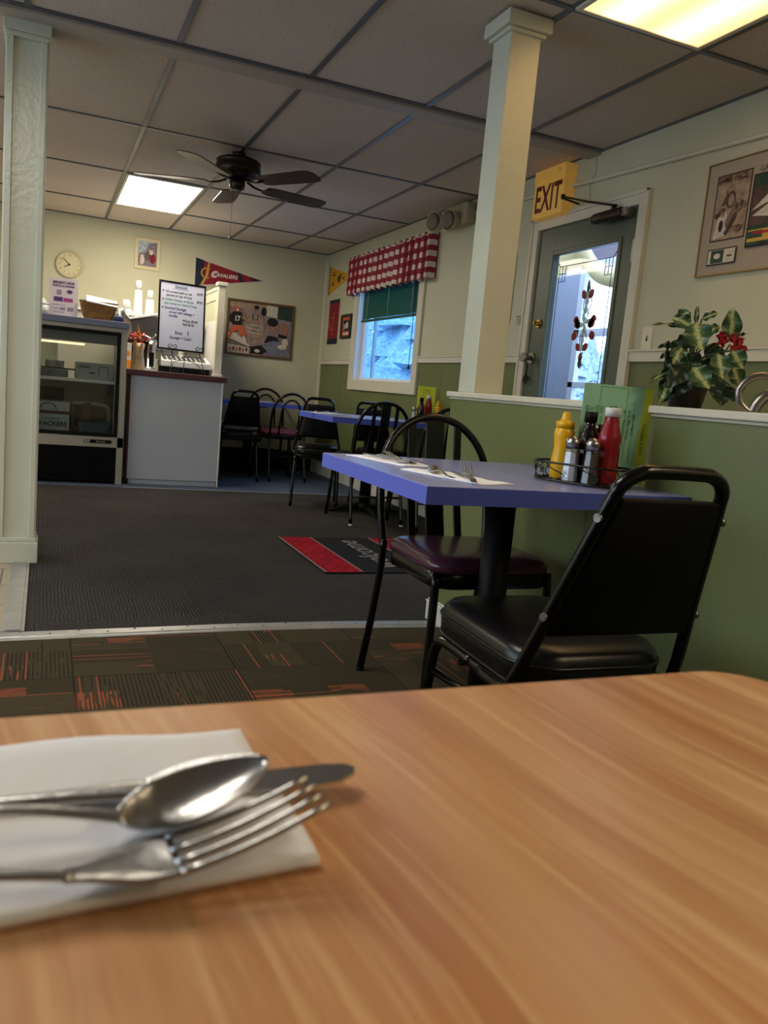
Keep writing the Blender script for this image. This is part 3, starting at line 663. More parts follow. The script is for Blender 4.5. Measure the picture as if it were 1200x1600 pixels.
# exit sign
et = thing('exit_sign', 'aged yellow lit EXIT sign box mounted above the door corner', 'sign', (2.66, 4.3, 2.06))
mb = MB()
ex0, ex1 = XR-.078, XR
fr = right(4.30, 2.09, ex0)
Y0e, Y1e = 4.12, 4.432
mb.box((ex0, Y0e, 2.062), (ex1, Y1e, 2.268)); mb.box((ex0-.004, Y0e-.004, 2.272), (ex1, Y1e+.004, 2.342)); mb.box((ex0+.004, Y0e+.004, 2.266), (ex1, Y1e-.004, 2.274)); obj('sign_box', mb, exitbody, et, bevel=0.006)
text('exit_letters', 'EXIT', 0.215, exitred, et, (Vector((ex0, (Y0e+Y1e)/2, 2.163)), Vector((0,-1,0)), Vector((0,0,1))), (0, 0), .001, sx=.62, bold=.004)
text('small_letters', 'EL', 0.022, redm, et, (Vector((ex0-.004, 4.17, 2.31)), Vector((0,-1,0)), Vector((0,0,1))), (0, 0), .001)
# emergency light
lt = thing('emergency_light', 'aged ivory emergency light with two round lamp heads beside the ceiling', 'emergency light', (2.72, 5.5, 2.18))
mb = MB(); mb.box((XR-.09, 5.30, 2.185), (XR, 5.60, 2.335)); obj('battery_box', mb, agedp, lt, bevel=.02, seg=3)
for (y, z) in ((5.45, 2.215), (5.70, 2.243)):
    mb = MB(); mb.tube([(XR-.06, y, z), (XR-.10, y-.01, z), (XR-.16, y-.03, z-.01), (XR-.165, y-.032, z-.01)], .05, 20, rr=[.03, .062, .075, .07]); ho = obj('lamp_head', mb, agedp, lt)
    mb = MB(); mb.tube([(XR-.166, y-.032, z-.01), (XR-.178, y-.036, z-.01)], .06, 20, rr=[.066, .045]); obj('lens', mb, lensg, ho)
mb = MB(); mb.tube([(XR-.045, 5.58, 2.26), (XR-.045, 5.70, 2.24)], .018, 10); obj('bracket', mb, agedp, lt)

# ------------------------------------------------------------------ porch beyond the door, outdoors
mb = MB(); px = 4.0
mb.box((px, 2.7, -.05), (px+.06, 3.4, 2.6), 0); mb.box((px, 5.62, -.05), (px+.06, 6.3, 2.6), 0); mb.box((px, 3.4, -.05), (px+.06, 5.62, .82), 0); mb.box((px, 3.4, 2.12), (px+.06, 5.62, 2.6), 1)
mb.box((XR+.12, 6.15, -.05), (px, 6.21, 2.6), 0); mb.box((XR+.12, 2.65, -.05), (px, 2.71, 2.6), 0); mb.box((XR+.12, 2.65, -.08), (px+.1, 6.25, -.02), 0)
struct('wall_porch', mb, [porchp, porchd, porchw])
mb = MB()
for y in (3.4, 4.5, 5.55): mb.box((px-.03, y, .82), (px+.02, y+.07, 2.12))
mb.box((px-.03, 3.4, 1.53), (px+.02, 5.62, 1.59)); mb.box((px-.03, 3.4, 1.12), (px+.02, 5.62, 1.17)); mb.box((px-.03, 3.4, .82), (px+.02, 5.62, .88)); mb.box((px-.03, 3.4, 2.06), (px+.02, 5.62, 2.12))
w2 = struct('window_2', mb, porchw, bevel=.004)
mb = MB(); mb.add([(px+.0, 3.4, .85), (px+.0, 5.62, .85), (px+.0, 5.62, 2.1), (px+.0, 3.4, 2.1)], [(0,1,2,3)]); obj('pane', mb, glass_clear, w2)
# cream wavy sheet added in porch, stands in for the bevelled glass reflection
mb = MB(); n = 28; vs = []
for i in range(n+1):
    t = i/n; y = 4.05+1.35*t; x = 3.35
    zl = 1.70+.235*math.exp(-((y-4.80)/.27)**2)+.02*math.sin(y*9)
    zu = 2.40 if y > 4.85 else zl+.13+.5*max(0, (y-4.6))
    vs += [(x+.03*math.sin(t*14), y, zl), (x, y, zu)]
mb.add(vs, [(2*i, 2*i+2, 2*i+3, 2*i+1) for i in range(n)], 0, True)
rfl = obj('door_glass_reflection', mb, reflm); rfl.modifiers.new('solid', 'SOLIDIFY').thickness = .004; tag(rfl, 'cream wavy-edged reflection in the top of the door glass, modelled as a sheet', 'reflection')
mb = MB(); mb.box((-60, -60, -.5), (60, 60, -.3)); struct('ground_outside', mb, snow)
def tree(x, y, h, r, i):
    rnd = random.Random(i); mb = MB()
    L_ = 9
    for k in range(L_):
        z0 = .35+h*k/L_*.93-.3; rr = r*(1-k/L_)*rnd.uniform(.85, 1.1); nn = 18
        prof = []
        vs = [(x, y, z0+h/L_*1.9)]
        for j in range(nn):
            a = 2*PI*j/nn+k; q = rr*(1.15 if j % 2 else .8)*rnd.uniform(.85, 1.1); vs.append((x+q*math.cos(a), y+q*math.sin(a), z0-rnd.uniform(0, .15)))
        vs.append((x, y, z0+.05))
        mb.add(vs, [(0, 1+j, 1+(j+1) % nn) for j in range(nn)]+[(nn+1, 1+(j+1) % nn, 1+j) for j in range(nn)])
    return mb
labels = ['snowy blue-green pine outside, behind the left side of the blue window pane', 'snowy pine outside, behind the middle of the blue window pane', 'snowy pine outside, behind the right side of the blue window pane', 'snowy pine seen low through the door glass beyond the porch', 'tall snowy pine seen through the porch window at its left', 'snowy pine seen beyond the right part of the porch window']
for i, (x, y, h, r) in enumerate([(7.2, 21.2, 6.0, 1.9), (7.6, 16.9, 5.8, 1.9), (6.4, 12.8, 4.6, 1.7), (11.3, 14.6, 2.6, 1.4), (13.5, 18.2, 3.0, 1.6), (11.9, 11.3, 2.4, 1.3)]):
    rt_ = thing('snowy_pine', labels[i], 'tree', (x, y, -.3), 0)
    obj('crown', tree(x, y, h, r, i), snowpine, rt_)
    mb = MB(); mb.tube([(x, y, -.3), (x, y, h*.5)], .12, 8); obj('trunk', mb, brown, rt_)

# ------------------------------------------------------------------ ceiling lights
def fixture(label, x0, x1, y0, y1, lm):
    t = thing('ceiling_light', label, 'ceiling light', ((x0+x1)/2, (y0+y1)/2, H-.02))
    mb = MB()
    for a in ((x0, y0, x1, y0+.02), (x0, y1-.02, x1, y1), (x0, y0+.02, x0+.02, y1-.02), (x1-.02, y0+.02, x1, y1-.02)): mb.box((a[0], a[1], H-.016), (a[2], a[3], H-.0005))
    obj('frame', mb, trimp, t, bevel=.002)
    mb = MB(); z = H-.012; mb.add([(x0+.02, y0+.02, z), (x1-.02, y0+.02, z), (x1-.02, y1-.02, z), (x0+.02, y1-.02, z)], [(3,2,1,0)]); obj('diffuser', mb, lm, t, recalc=False)
fixture('warm ribbed ceiling light panel at the top right, nearest the exit sign', 1.716, 2.293, 1.465, 2.658, lamp_near)
fixture('glowing white ceiling light panel beyond the fan', .514, 1.09, 6.493, 7.69, lamp_far)
fixture('added fill light panel above the front tables, out of view', -.698, -.118, 1.465, 2.658, fill_off)  # panel added off frame to brighten the foreground table
fixture('added warm fill light panel behind the viewer, out of view', 1.716, 2.293, -.97, .22, fill_rear)  # unseen panel put in to light menu and pillar from behind the camera
fixture('added fill light panel over the kitchen side, out of view', -2.5, -1.93, 5.256, 6.466, lamp_far)  # extra off-frame panel, added to raise the overall light level
# ------------------------------------------------------------------ ceiling fan
FX, FY = 1.10, 5.38
ft = thing('ceiling_fan', 'dark bronze five-bladed ceiling fan with pull chain', 'fan', (FX, FY, H-.01))
mb = MB(); mb.lathe([(.0,-.008),(.045,-.008),(.04,-.03),(.02,-.035)], (FX, FY, H), 24); mb.lathe([(.02,-.03),(.10,-.04),(.138,-.055),(.144,-.07),(.136,-.078),(.142,-.085),(.144,-.125),(.135,-.14),(.11,-.152),(.05,-.165),(.0,-.165)], (FX, FY, H), 36); obj('motor_housing', mb, fanbody, ft)
mb = MB(); mb.lathe([(.048,-.16),(.05,-.20),(.046,-.225),(.03,-.232),(0,-.232)], (FX, FY, H), 24); obj('switch_cup', mb, fanbody, ft)
for k in range(5):
    a = math.radians(15+72*k); d = Vector((math.cos(a), math.sin(a), 0)); s_ = Vector((-math.sin(a), math.cos(a), 0)); c = Vector((FX, FY, H-.19))
    mb = MB(); mb.tube([c+d*.07+Vector((0,0,.02)), c+d*.12, c+d*.17+Vector((0,0,-.008)), c+d*.24], .008, 8, rr=[(.012,.007),(.010,.007),(.018,.004),(.03,.003)]); ar = obj('blade_arm', mb, fanbody, ft)
    tilt = Vector((0,0,1))*math.sin(-.15)+s_*math.cos(.15)
    nrm = d.cross(tilt)
    pr = []
    out = [(.20,-.05),(.24,-.066),(.58,-.078),(.635,-.068),(.655,-.034),(.655,.034),(.635,.068),(.58,.078),(.24,.066),(.20,.05)]
    mb = MB(); vs = [c+d*p[0]+tilt*p[1]+nrm*.003 for p in out]+[c+d*p[0]+tilt*p[1]-nrm*.003 for p in out]; n = len(out)
    mb.add(vs, [tuple(range(n)), tuple(range(n, 2*n))[::-1]]+[(i, (i+1)%n, n+(i+1)%n, n+i) for i in range(n)]); obj('blade', mb, blade, ft)
mb = MB(); mb.tube([(FX-.03, FY-.02, H-.22), (FX-.03, FY-.02, H-.52)], .0015, 5); mb.lathe([(.002,.03),(.009,.018),(.010,.006),(0,0)], (FX-.03, FY-.02, H-.55), 10); obj('pull_chain', mb, brushed, ft)

# ------------------------------------------------------------------ wall decor on the back wall
# clock
fr = back(.188, 1.885)
t = thing('wall_clock', 'round cream wall clock above the display cooler', 'clock', (.188, 8.59, 1.885))
mb = MB(); R_ = .115
mb.prism(ell(0, 0, R_, R_, 40), fr, 0, .018, 0); obj('clock_face', mb, M('clock_face_cream', (212, 204, 166), .5), t, bevel=.003)
mb = MB(); o_, r_, u_ = fr; nn = r_.cross(u_)
mb.tube([o_+r_*R_*math.cos(a)+u_*R_*math.sin(a)+nn*.018 for a in [2*PI*i/40 for i in range(40)]], .010, 8, closed=True); obj('clock_rim', mb, M('clock_rim', (196, 186, 156), .4), t)
mb = MB()
mb.prism([(-.004,-.01),(.004,-.01),(.002,.085),(-.002,.085)], (o_, (r_*math.cos(.78)+u_*math.sin(.78)), (u_*math.cos(.78)-r_*math.sin(.78))), .02, .021); obj('minute_hand', mb, ink, t)
mb = MB(); a = PI-1.05; mb.prism([(-.005,-.01),(.005,-.01),(.003,.055),(-.003,.055)], (o_, (r_*math.cos(a)+u_*math.sin(a)), (u_*math.cos(a)-r_*math.sin(a))), .0215, .0225); obj('hour_hand', mb, ink, t)
for k in range(12):
    a = PI/2-k*PI/6; text('numeral', str(12 if k == 0 else k), .026, M('numeral_grey', (110, 100, 84), .7) if k == 0 else bpy.data.materials['numeral_grey'], t, fr, (.086*math.cos(a), .086*math.sin(a)), .0185)
# small picture
fr = back(.907, 2.09); t = thing('small_framed_photo', 'small cream-framed colour photo high on the back wall left of the pennant', 'picture', (.907, 8.59, 1.94))
mb = MB(); mb.prism([(-.122,-.15),(.122,-.15),(.122,.15),(-.122,.15)], fr, 0, .016); obj('frame', mb, M('cream_frame', (216, 204, 168), .5), t, bevel=.003)
mb = MB(); mb.rect(-.09,-.118,.09,.118, fr, .0165, 0); mb.poly([(-.09,.0),(-.03,.02),(.02,.1),(.09,.118),(-.09,.118)], fr, .0168, 1); mb.poly(ell(.0,-.02,.03,.045), fr, .0171, 2); mb.poly(ell(.05,-.04,.025,.05), fr, .0171, 3); mb.poly(ell(-.05,-.06,.02,.05), fr, .0171, 4); mb.poly(ell(.035,.02,.02,.025), fr, .0174, 4); obj('photo_print', mb, [mixp, skyp, sepdark, wine, palep], t)
# pennant
fr = back(1.385, 1.99); t = thing('long_sports_pennant', 'long wine red and navy pennant with white team lettering on the back wall', 'pennant', (1.4, 8.59, 1.84))
mb = MB(); mb.prism([(-.01,-.155),(-.01,.155),(.74,-.0)], fr, 0, .004); obj('pennant_edge', mb, M('white_felt', (200, 194, 180), .9), t)
mb = MB(); mb.poly([(.01,-.135),(.01,.135),(.70,-.002)], fr, .0045, 0); mb.poly([(.0,-.14),(.0,.142),(.085,.122),(.085,-.122)], fr, .005, 1)
mb.poly([(.46,-.045),(.43,.052),(.47,.045),(.50,-.038)], fr, .0052, 1); mb.poly([(.6,-.018),(.56,.026),(.70,-.001)], fr, .0052, 1); obj('pennant_field', mb, [wine, navy], t)
mb = MB(); o_, r_, u_ = fr; nn = r_.cross(u_)
mb.tube([o_+r_*(.115+.052*math.cos(a))+u_*(.0+.05*math.sin(a))+nn*.006 for a in [math.radians(50+26*i) for i in range(11)]], .009, 6)
mb.prism([(.05,-.135),(.075,-.135),(.13,-.02),(.145,.11),(.125,.11),(.105,-.02)], fr, .006, .008); obj('logo', mb, gold, t)
text('lettering', 'CAVALIERS', .052, M('white_ink', (230, 226, 220), .7), t, fr, (.305, -.005), .006, shear=.25, bold=.001)
text('initial', 'C', .095, bpy.data.materials['white_ink'], t, fr, (.185, -.005), .0065, shear=.25, bold=.001)
# big football print
fr = back(2.093, 1.487); t = thing('football_collage_print', 'large wood-framed football collage on the back wall showing a player numbered 17', 'picture', (2.09, 8.59, 1.2))
W_, H_ = .363, .287
mb = MB()
for a in ((-W_,-H_,W_,-H_+.022),(-W_,H_-.022,W_,H_),(-W_,-H_+.022,-W_+.022,H_-.022),(W_-.022,-H_+.022,W_,H_-.022)): mb.prism([(a[0],a[1]),(a[2],a[1]),(a[2],a[3]),(a[0],a[3])], fr, 0, .022)
obj('frame', mb, woodframe, t, bevel=.003)
mb = MB(); d = .006
mb.prism([(-W_+.02,-H_+.02),(W_-.02,-H_+.02),(W_-.02,H_-.02),(-W_+.02,H_-.02)], fr, 0, d, 0)
e_ = d
def lay(poly, mi):
    global e_; e_ += .0004; mb.poly(poly, fr, e_, mi)
lay([(-.34,.2),(.34,.2),(.34,.262),(-.34,.262)], 5)
lay([(-.34,.17),(.05,.16),(.05,.2),(-.34,.205)], 0)
lay([(.18,.13),(.34,.12),(.34,.262),(.18,.262)], 4)
lay([(.06,.15),(.18,.14),(.18,.255),(.06,.262)], 3)
lay(ell(.03,.19,.03,.045), 2); lay(ell(-.05,.225,.03,.02), 2)
lay([(.08,.14),(.34,.12),(.34,-.265),(.04,-.265),(.06,-.05)], 6)
lay(ell(-.06,.02,.10,.12), 5); lay(ell(-.055,.02,.07,.09), 0); lay([(-.09,.09),(-.08,.09),(-.08,.15),(-.09,.15)], 2); lay([(-.04,.09),(-.03,.09),(-.03,.15),(-.04,.15)], 2)
for yy in (-.04, 0, .04): lay([(-.13,yy),(.02,yy-.01),(.02,yy-.004),(-.13,yy+.006)], 3)
lay(ell(.14,.05,.055,.08), 7); lay(ell(.13,.09,.06,.045), 2); lay([(.09,-.05),(.19,-.06),(.24,-.15),(.05,-.13)], 2)
lay(ell(.26,.03,.045,.07), 7); lay([(.2,-.02),(.3,-.04),(.29,-.07),(.2,-.06)], 2)
lay([(.03,-.15),(.15,-.1),(.33,-.12),(.34,-.265),(.02,-.265)], 8)
lay(ell(.28,-.11,.035,.045), 3); lay(ell(.25,-.16,.05,.025), 3)
lay([(-.34,-.18),(-.1,-.2),(.0,-.2),(.0,-.265),(-.34,-.265)], 3); lay([(-.1,-.19),(.02,-.16),(.09,-.22),(.03,-.26),(-.1,-.262)], 2); lay(ell(-.02,-.225,.03,.018), 3)
for k in range(7): lay(ell(-.31+k*.035,-.23+.006*(k % 2),.009,.022), 2 if k % 2 else 1)
lay([(-.34,-.12),(-.12,-.19),(-.1,-.18),(-.26,-.06),(-.34,-.06)], 3)
# player
lay([(-.33,.12),(-.29,.16),(-.22,.16),(-.19,.12),(-.2,.03),(-.3,.02)], 2)       # torso
lay([(-.34,.10),(-.31,.13),(-.3,.06),(-.33,.04)], 2)
lay([(-.2,.13),(-.15,.10),(-.13,.06),(-.15,.05),(-.17,.08),(-.21,.09)], 7)
lay([(-.28,.02),(-.2,.02),(-.15,-.06),(-.15,-.09),(-.19,-.09),(-.24,-.03),(-.29,-.06),(-.33,-.13),(-.345,-.11),(-.31,-.03)], 1)
lay([(-.16,-.09),(-.13,-.18),(-.15,-.185),(-.19,-.09)], 3)
lay(ell(-.265,.185,.026,.03), 1); lay(ell(-.25,.175,.012,.014), 3)
obj('art_print', mb, [sepia2, orange, ink, palep, dgreenp, sepia, lilac, skinp, M('blue_grey_print', (116, 116, 134), .4, var=.3, vscale=25)], t)
text('jersey_number', '17', .075, bpy.data.materials['white_ink'], t, fr, (-.252, .085), e_+.001, sx=.8, bold=.002)
# ------------------------------------------------------------------ decor on the right wall
fr = right(8.50, 2.075); t = thing('yellow_pennant', 'small yellow triangular pennant beside the checked valance', 'pennant', (2.79, 8.3, 1.93))
mb = MB(); mb.prism([(0,-.145),(0,.15),(.66,.0)], fr, 0, .004, 0); mb.prism([(-.012,-.15),(-.012,.155),(.008,.15),(.008,-.145)], fr, .001, .006, 1)
mb.poly([(.25,.02),(.38,.05),(.36,-.02),(.30,-.05),(.27,-.03)], fr, .005, 2); mb.poly([(.09,-.06),(.15,-.06),(.14,-.02),(.1,-.02)], fr, .005, 2); mb.poly([(.08,.05),(.2,.035),(.2,.05),(.08,.065)], fr, .005, 2); mb.poly([(.08,.08),(.2,.06),(.2,.07),(.08,.09)], fr, .005, 2); mb.poly([(.12,-.02),(.13,-.02),(.13,.03),(.12,.03)], fr, .005, 2); mb.poly([(.42,.0),(.47,.01),(.47,-.02),(.42,-.02)], fr, .005, 2)
obj('pennant_cloth', mb, [yellow, ink, M('brown_print', (96, 66, 24), .8)], t)
fr = right(8.27, 1.63); t = thing('wine_banner', 'narrow hanging wine red banner with a gold letter, under the yellow pennant', 'banner', (2.79, 8.27, 1.4))
mb = MB(); mb.prism([(-.155,-.22),(.155,-.22),(.155,.23),(-.155,.23)], fr, .002, .006, 0); mb.prism([(-.155,-.225),(.155,-.225),(.155,-.17),(-.155,-.17)], fr, .0025, .0068, 1); mb.prism([(-.155,.20),(.155,.20),(.155,.235),(-.155,.235)], fr, .0025, .0068, 1); obj('banner_cloth', mb, [wine, navy], t)
mb = MB(); o_, r_, u_ = fr; nn = r_.cross(u_)
mb.tube([o_+r_*(.0+.09*math.cos(a))+u_*(-.02+.07*math.sin(a))+nn*.008 for a in [math.radians(50+26*i) for i in range(11)]], .012, 6); mb.prism([(-.03,-.14),(.01,-.14),(.05,.10),(.02,.10)], fr, .008, .01); obj('gold_letter', mb, M('red_gold_ink', (176, 70, 50), .7), t)
fr = right(7.845, 1.572); t = thing('small_dark_picture', 'small black-framed orange picture between the banner and the window', 'picture', (2.79, 7.845, 1.455))
mb = MB()
for a in ((-.15,-.12,.15,-.095),(-.15,.095,.15,.12),(-.15,-.095,-.12,.095),(.12,-.095,.15,.095)): mb.prism([(a[0],a[1]),(a[2],a[1]),(a[2],a[3]),(a[0],a[3])], fr, 0, .02)
obj('frame', mb, M('dark_frame', (44, 36, 34), .4), t, bevel=.003)
mb = MB(); mb.prism([(-.13,-.1),(.13,-.1),(.13,.1),(-.13,.1)], fr, 0, .006, 0); mb.rect(-.09,-.045,.09,.06, fr, .0065, 1); mb.poly(ell(.02,.01,.04,.035), fr, .007, 2); mb.poly([(-.07,-.04),(.0,-.01),(-.03,.03),(-.08,.02)], fr, .0072, 3); mb.rect(-.08,-.085,.08,-.06, fr, .0066, 2); obj('art_print', mb, [orange, ink, palep, skyp], t)
# poster frame with GAME FACE
fr = right(2.60, 1.848); t = thing('football_poster_frame', 'wide thin gold-framed poster display at the right edge, headed GAME FACE', 'picture', (2.79, 2.6, 1.6))
W_, H_ = .44, .25
mb = MB()
for a in ((-W_,-H_,W_,-H_+.006),(-W_,H_-.006,W_,H_),(-W_,-H_,-W_+.006,H_),(W_-.006,-H_,W_,H_)): mb.prism([(a[0],a[1]),(a[2],a[1]),(a[2],a[3]),(a[0],a[3])], fr, 0, .018)
obj('frame', mb, rail_gold, t)
mb = MB(); mb.prism([(-W_+.003,-H_+.003),(W_-.003,-H_+.003),(W_-.003,H_-.003),(-W_+.003,H_-.003)], fr, 0, .012); obj('matboard', mb, matboard, t)
mb = MB(); e_ = .0125
def R4(x0, y0, x1, y1, mi):
    global e_; e_ += .0003; mb.rect(x0, y0, x1, y1, fr, e_, mi)
# first poster  x -.375..-.185 ; y -.09..+.20
R4(-.380,-.100,-.180,.190,1); R4(-.374,-.094,-.186,.184,0)
lay(ell(-.285,.075,.028,.038), 2); lay(ell(-.283,.073,.016,.026), 0); lay([(-.34,.05),(-.325,.075),(-.315,.10),(-.31,.13),(-.30,.09),(-.305,.06)], 2); lay(ell(-.332,.035,.018,.012), 4)
lay([(-.36,-.09),(-.35,-.02),(-.335,.02),(-.30,.03),(-.285,-.02),(-.29,-.08)], 3); lay(ell(-.317,.02,.011,.018), 5); lay(ell(-.318,.035,.012,.008), 2); lay(ell(-.322,-.035,.013,.026), 1)
lay([(-.365,.0),(-.33,.01),(-.33,.03),(-.365,.02)], 2); lay([(-.30,-.07),(-.24,.02),(-.235,.0),(-.285,-.08)], 2); lay([(-.30,-.02),(-.26,.04),(-.20,.06),(-.2,.04),(-.25,.01),(-.29,-.05)], 4)
for k in range(5): lay(ell(-.255+k*.014,.05-.01*(k % 3),.008,.014), 2 if k % 2 else 4)
lay(ell(-.222,-.055,.022,.016), 4)
# ticket
R4(-.372,-.205,-.205,-.135,1); R4(-.367,-.200,-.210,-.140,3); R4(-.350,-.198,-.275,-.142,6); lay(ell(-.312,-.168,.02,.012), 3)
R4(-.255,-.175,-.225,-.168,2)
# second poster
R4(-.160,-.150,.06,.155,1); R4(-.152,-.142,.054,.147,6); R4(-.152,-.06,.054,.10,2); R4(-.152,-.142,.054,-.08,7); R4(-.152,-.115,-.07,-.085,6); R4(-.152,-.142,.054,-.13,6); lay([(-.14,-.02),(-.04,.03),(.03,.02),(.0,-.04)], 3); lay([(-.15,.0),(-.07,.06),(.04,.08),(-.02,.04)], 3); lay([(-.12,-.10),(-.04,-.10),(-.04,-.09),(-.12,-.09)], 8)
R4(.10,-.16,.36,.17,1); R4(.108,-.152,.352,.162,0); lay(ell(.22,.02,.06,.09), 4); lay(ell(.26,-.04,.03,.07), 2)
obj('posters', mb, [sepia, M('dark_brown_mat', (42, 26, 30), .7), sepdark, palep, M('taupe_print', (126, 104, 90), .5, var=.3, vscale=60), skinp, dgreenp, M('yellow_print', (206, 170, 70), .6), redm], t)
text('poster_title', 'GAME  FACE', .036, brown, t, fr, (-.280, .163), e_+.001, sx=.84, bold=.0008)
text('poster_title', 'GAME', .033, brown, t, fr, (-.10, .175), .013, sx=.95)
text('poster_caption', 'FACE TO FACE', .012, brown, t, fr, (-.222, -.05), e_+.001)
# poster left of the door (mostly behind the pillar)
fr = right(4.82, 1.69); t = thing('narrow_dark_poster', 'dark framed poster on the wall left of the door, mostly hidden by the pillar', 'picture', (2.79, 4.82, 1.45))
mb = MB(); mb.prism([(-.14,-.215),(.14,-.215),(.14,.215),(-.14,.215)], fr, 0, .008, 0); mb.rect(-.12,-.19,.12,.19, fr, .009, 1); obj('poster_board', mb, [M('dark_grey_poster', (84, 80, 74), .3), M('mottled_grey_poster', (104, 98, 90), .3, var=.4, vscale=50)], t)
mb = MB()
for z in (.22, -.22):
    for yy in (.12,): mb.tube([fr[0]+fr[1]*(yy+a)+fr[2]*(z+b)+Vector((-.012,0,0)) for a, b in ((-.02,-.012),(0,.004),(.02,.006))], .004, 6)
obj('clip', mb, chrome, t)
fr = right(4.565, 1.478); nt_ = thing('handwritten_note', 'tiny white note with black handwriting beside the door frame', 'note', (2.795, 4.565, 1.44))
mb = MB(); mb.prism([(-.045,-.035),(.045,-.035),(.045,.035),(-.045,.035)], fr, .0005, .0015); obj('note_paper', mb, M('offwhite_paper', (196, 192, 172), .8), nt_)
for k, s_ in enumerate(('WATCH', 'YOUR', 'STEP')): text('note_writing', s_, .02, ink, nt_, fr, (0, .02-.02*k), .0018)
fr = right(3.325, 1.328); t = thing('light_switch', 'ivory light switch plate between the door frame and the plant', 'switch', (2.795, 3.325, 1.27))
mb = MB(); mb.prism(rrect(.036, .058, .006, 3), fr, 0, .006); obj('switch_plate', mb, M('ivory_plate', (226, 218, 196), .4), t, bevel=.002)
mb = MB(); mb.prism([(-.006,-.013),(.006,-.013),(.006,.013),(-.006,.013)], fr, .006, .007); obj('toggle_slot', mb, blackmat, t)
mb = MB(); mb.prism([(-.004,.0),(.004,.0),(.004,.010),(-.004,.010)], fr, .006, .018); mb.prism(ell(0,.04,.003,.003,8), fr, .006, .0075); mb.prism(ell(0,-.04,.003,.003,8), fr, .006, .0075); obj('toggle', mb, bpy.data.materials['ivory_plate'], t)

# ------------------------------------------------------------------ chairs (local: +Y is the way the sitter faces)
def cushion(mb, outline, zs, mi=0):   # outline list of (x,y); zs list of (z, scale)
    mb.rings([[(x*s, y*s, z) for x, y in outline] for z, s in zs], mi)
def hoop_chair(label, x, y, rot, seatm, group='hoop-backed black metal chairs', style='slats', top=.87, w=.195):
    t = thing('hoop_back_chair', label, 'chair', (x, y, 0), rot, group)
    K = dict(world=False)
    yb, yt = -.205, -.30          # hoop at seat height, hoop top
    def hp(a):                    # hoop angle 0..180
        X = w*math.cos(a); Z = (top-.20)+.20*math.sin(a); return Vector((X, yb+(yt-yb)*((Z-.44)/(top-.44)), Z))
    pts = [Vector((w*.96, yb, .44)), Vector((w, yb-.03, .56))]+[hp(math.radians(5+170*i/16)) for i in range(17)]+[Vector((-w, yb-.03, .56)), Vector((-w*.96, yb, .44))]
    mb = MB(); mb.tube(spline(pts, 3), .0125, 10); obj('back_frame', mb, black, t, **K)
    def bk(X, Z): return Vector((X, yb+(yt-yb)*((Z-.44)/(top-.44)), Z))
    if style == 'slats':
        for cx, hw in ((-.085, .013), (0, .033), (.085, .013)):
            zt = top-.20+.20*math.sin(math.acos(min(1, abs(cx)/w)))-.004
            mb = MB(); n = 8; rings = []
            for i in range(n+1):
                z = .455+(zt-.455)*i/n; p = bk(cx, z)+Vector((0, -.012*math.sin(PI*i/n), 0))
                rings.append([p+Vector((-hw,-.005,0)), p+Vector((hw,-.005,0)), p+Vector((hw,.005,0)), p+Vector((-hw,.005,0))])
            mb.rings(rings, smooth=False); obj('back_slat', mb, black, t, bevel=.002, **K)
    else:
        wi = w*.5
        pts = [bk(wi, .45)]+[bk(wi*math.cos(a), top-.17+.11*math.sin(a)) for a in [math.radians(180*i/12) for i in range(13)]]+[bk(-wi, .45)]
        mb = MB(); mb.tube(pts, .009, 8); obj('inner_hoop', mb, black, t, **K)
    for s in (-1, 1):
        mb = MB(); mb.tube(spline([(s*w*.96, yb, .47), (s*w*.97, yb-.015, .30), (s*(w+.0), yb-.085, .01)], 5), .0125, 10, rr=None); lo = obj('leg', mb, black, t, **K)
        mb = MB(); mb.tube([(s*w, yb-.086, .0), (s*w, yb-.085, .012)], .014, 10); obj('foot_cap', mb, white if label.endswith('window') else blackmat, lo, **K)
        mb = MB(); mb.tube(spline([(s*(w-.01), .175, .45), (s*(w-.002), .19, .25), (s*(w+.012), .215, .0)], 4), .0125, 10); obj('leg', mb, black, t, **K)
    ol = rrect(.19, .20, .065, 6, taper=1.04)
    ol2 = [(a*.985, b*.985) for a, b in ol]
    mb = MB(); cushion(mb, ol2, [(.405, .97), (.407, .985), (.448, .985), (.45, .97)]); obj('seat_frame', mb, black, t, **K)
    mb = MB(); cushion(mb, ol, [(.449, .96), (.452, 1.0), (.470, 1.005), (.482, .97), (.490, .88), (.495, .7), (.497, .4), (.498, .05)]); obj('seat', mb, seatm, t, **K)
    mb = MB(); mb.tube([(-w*.99, yb-.04, .2), (w*.99, yb-.04, .2)], .008, 8) if style == 'slats' else mb.tube([(.17*math.cos(a), .17*math.sin(a)-.01, .24) for a in [2*PI*i/24 for i in range(24)]], .007, 6, closed=True)
    if seatm is not purple: obj('stretcher', mb, black, t, **K)
    return t
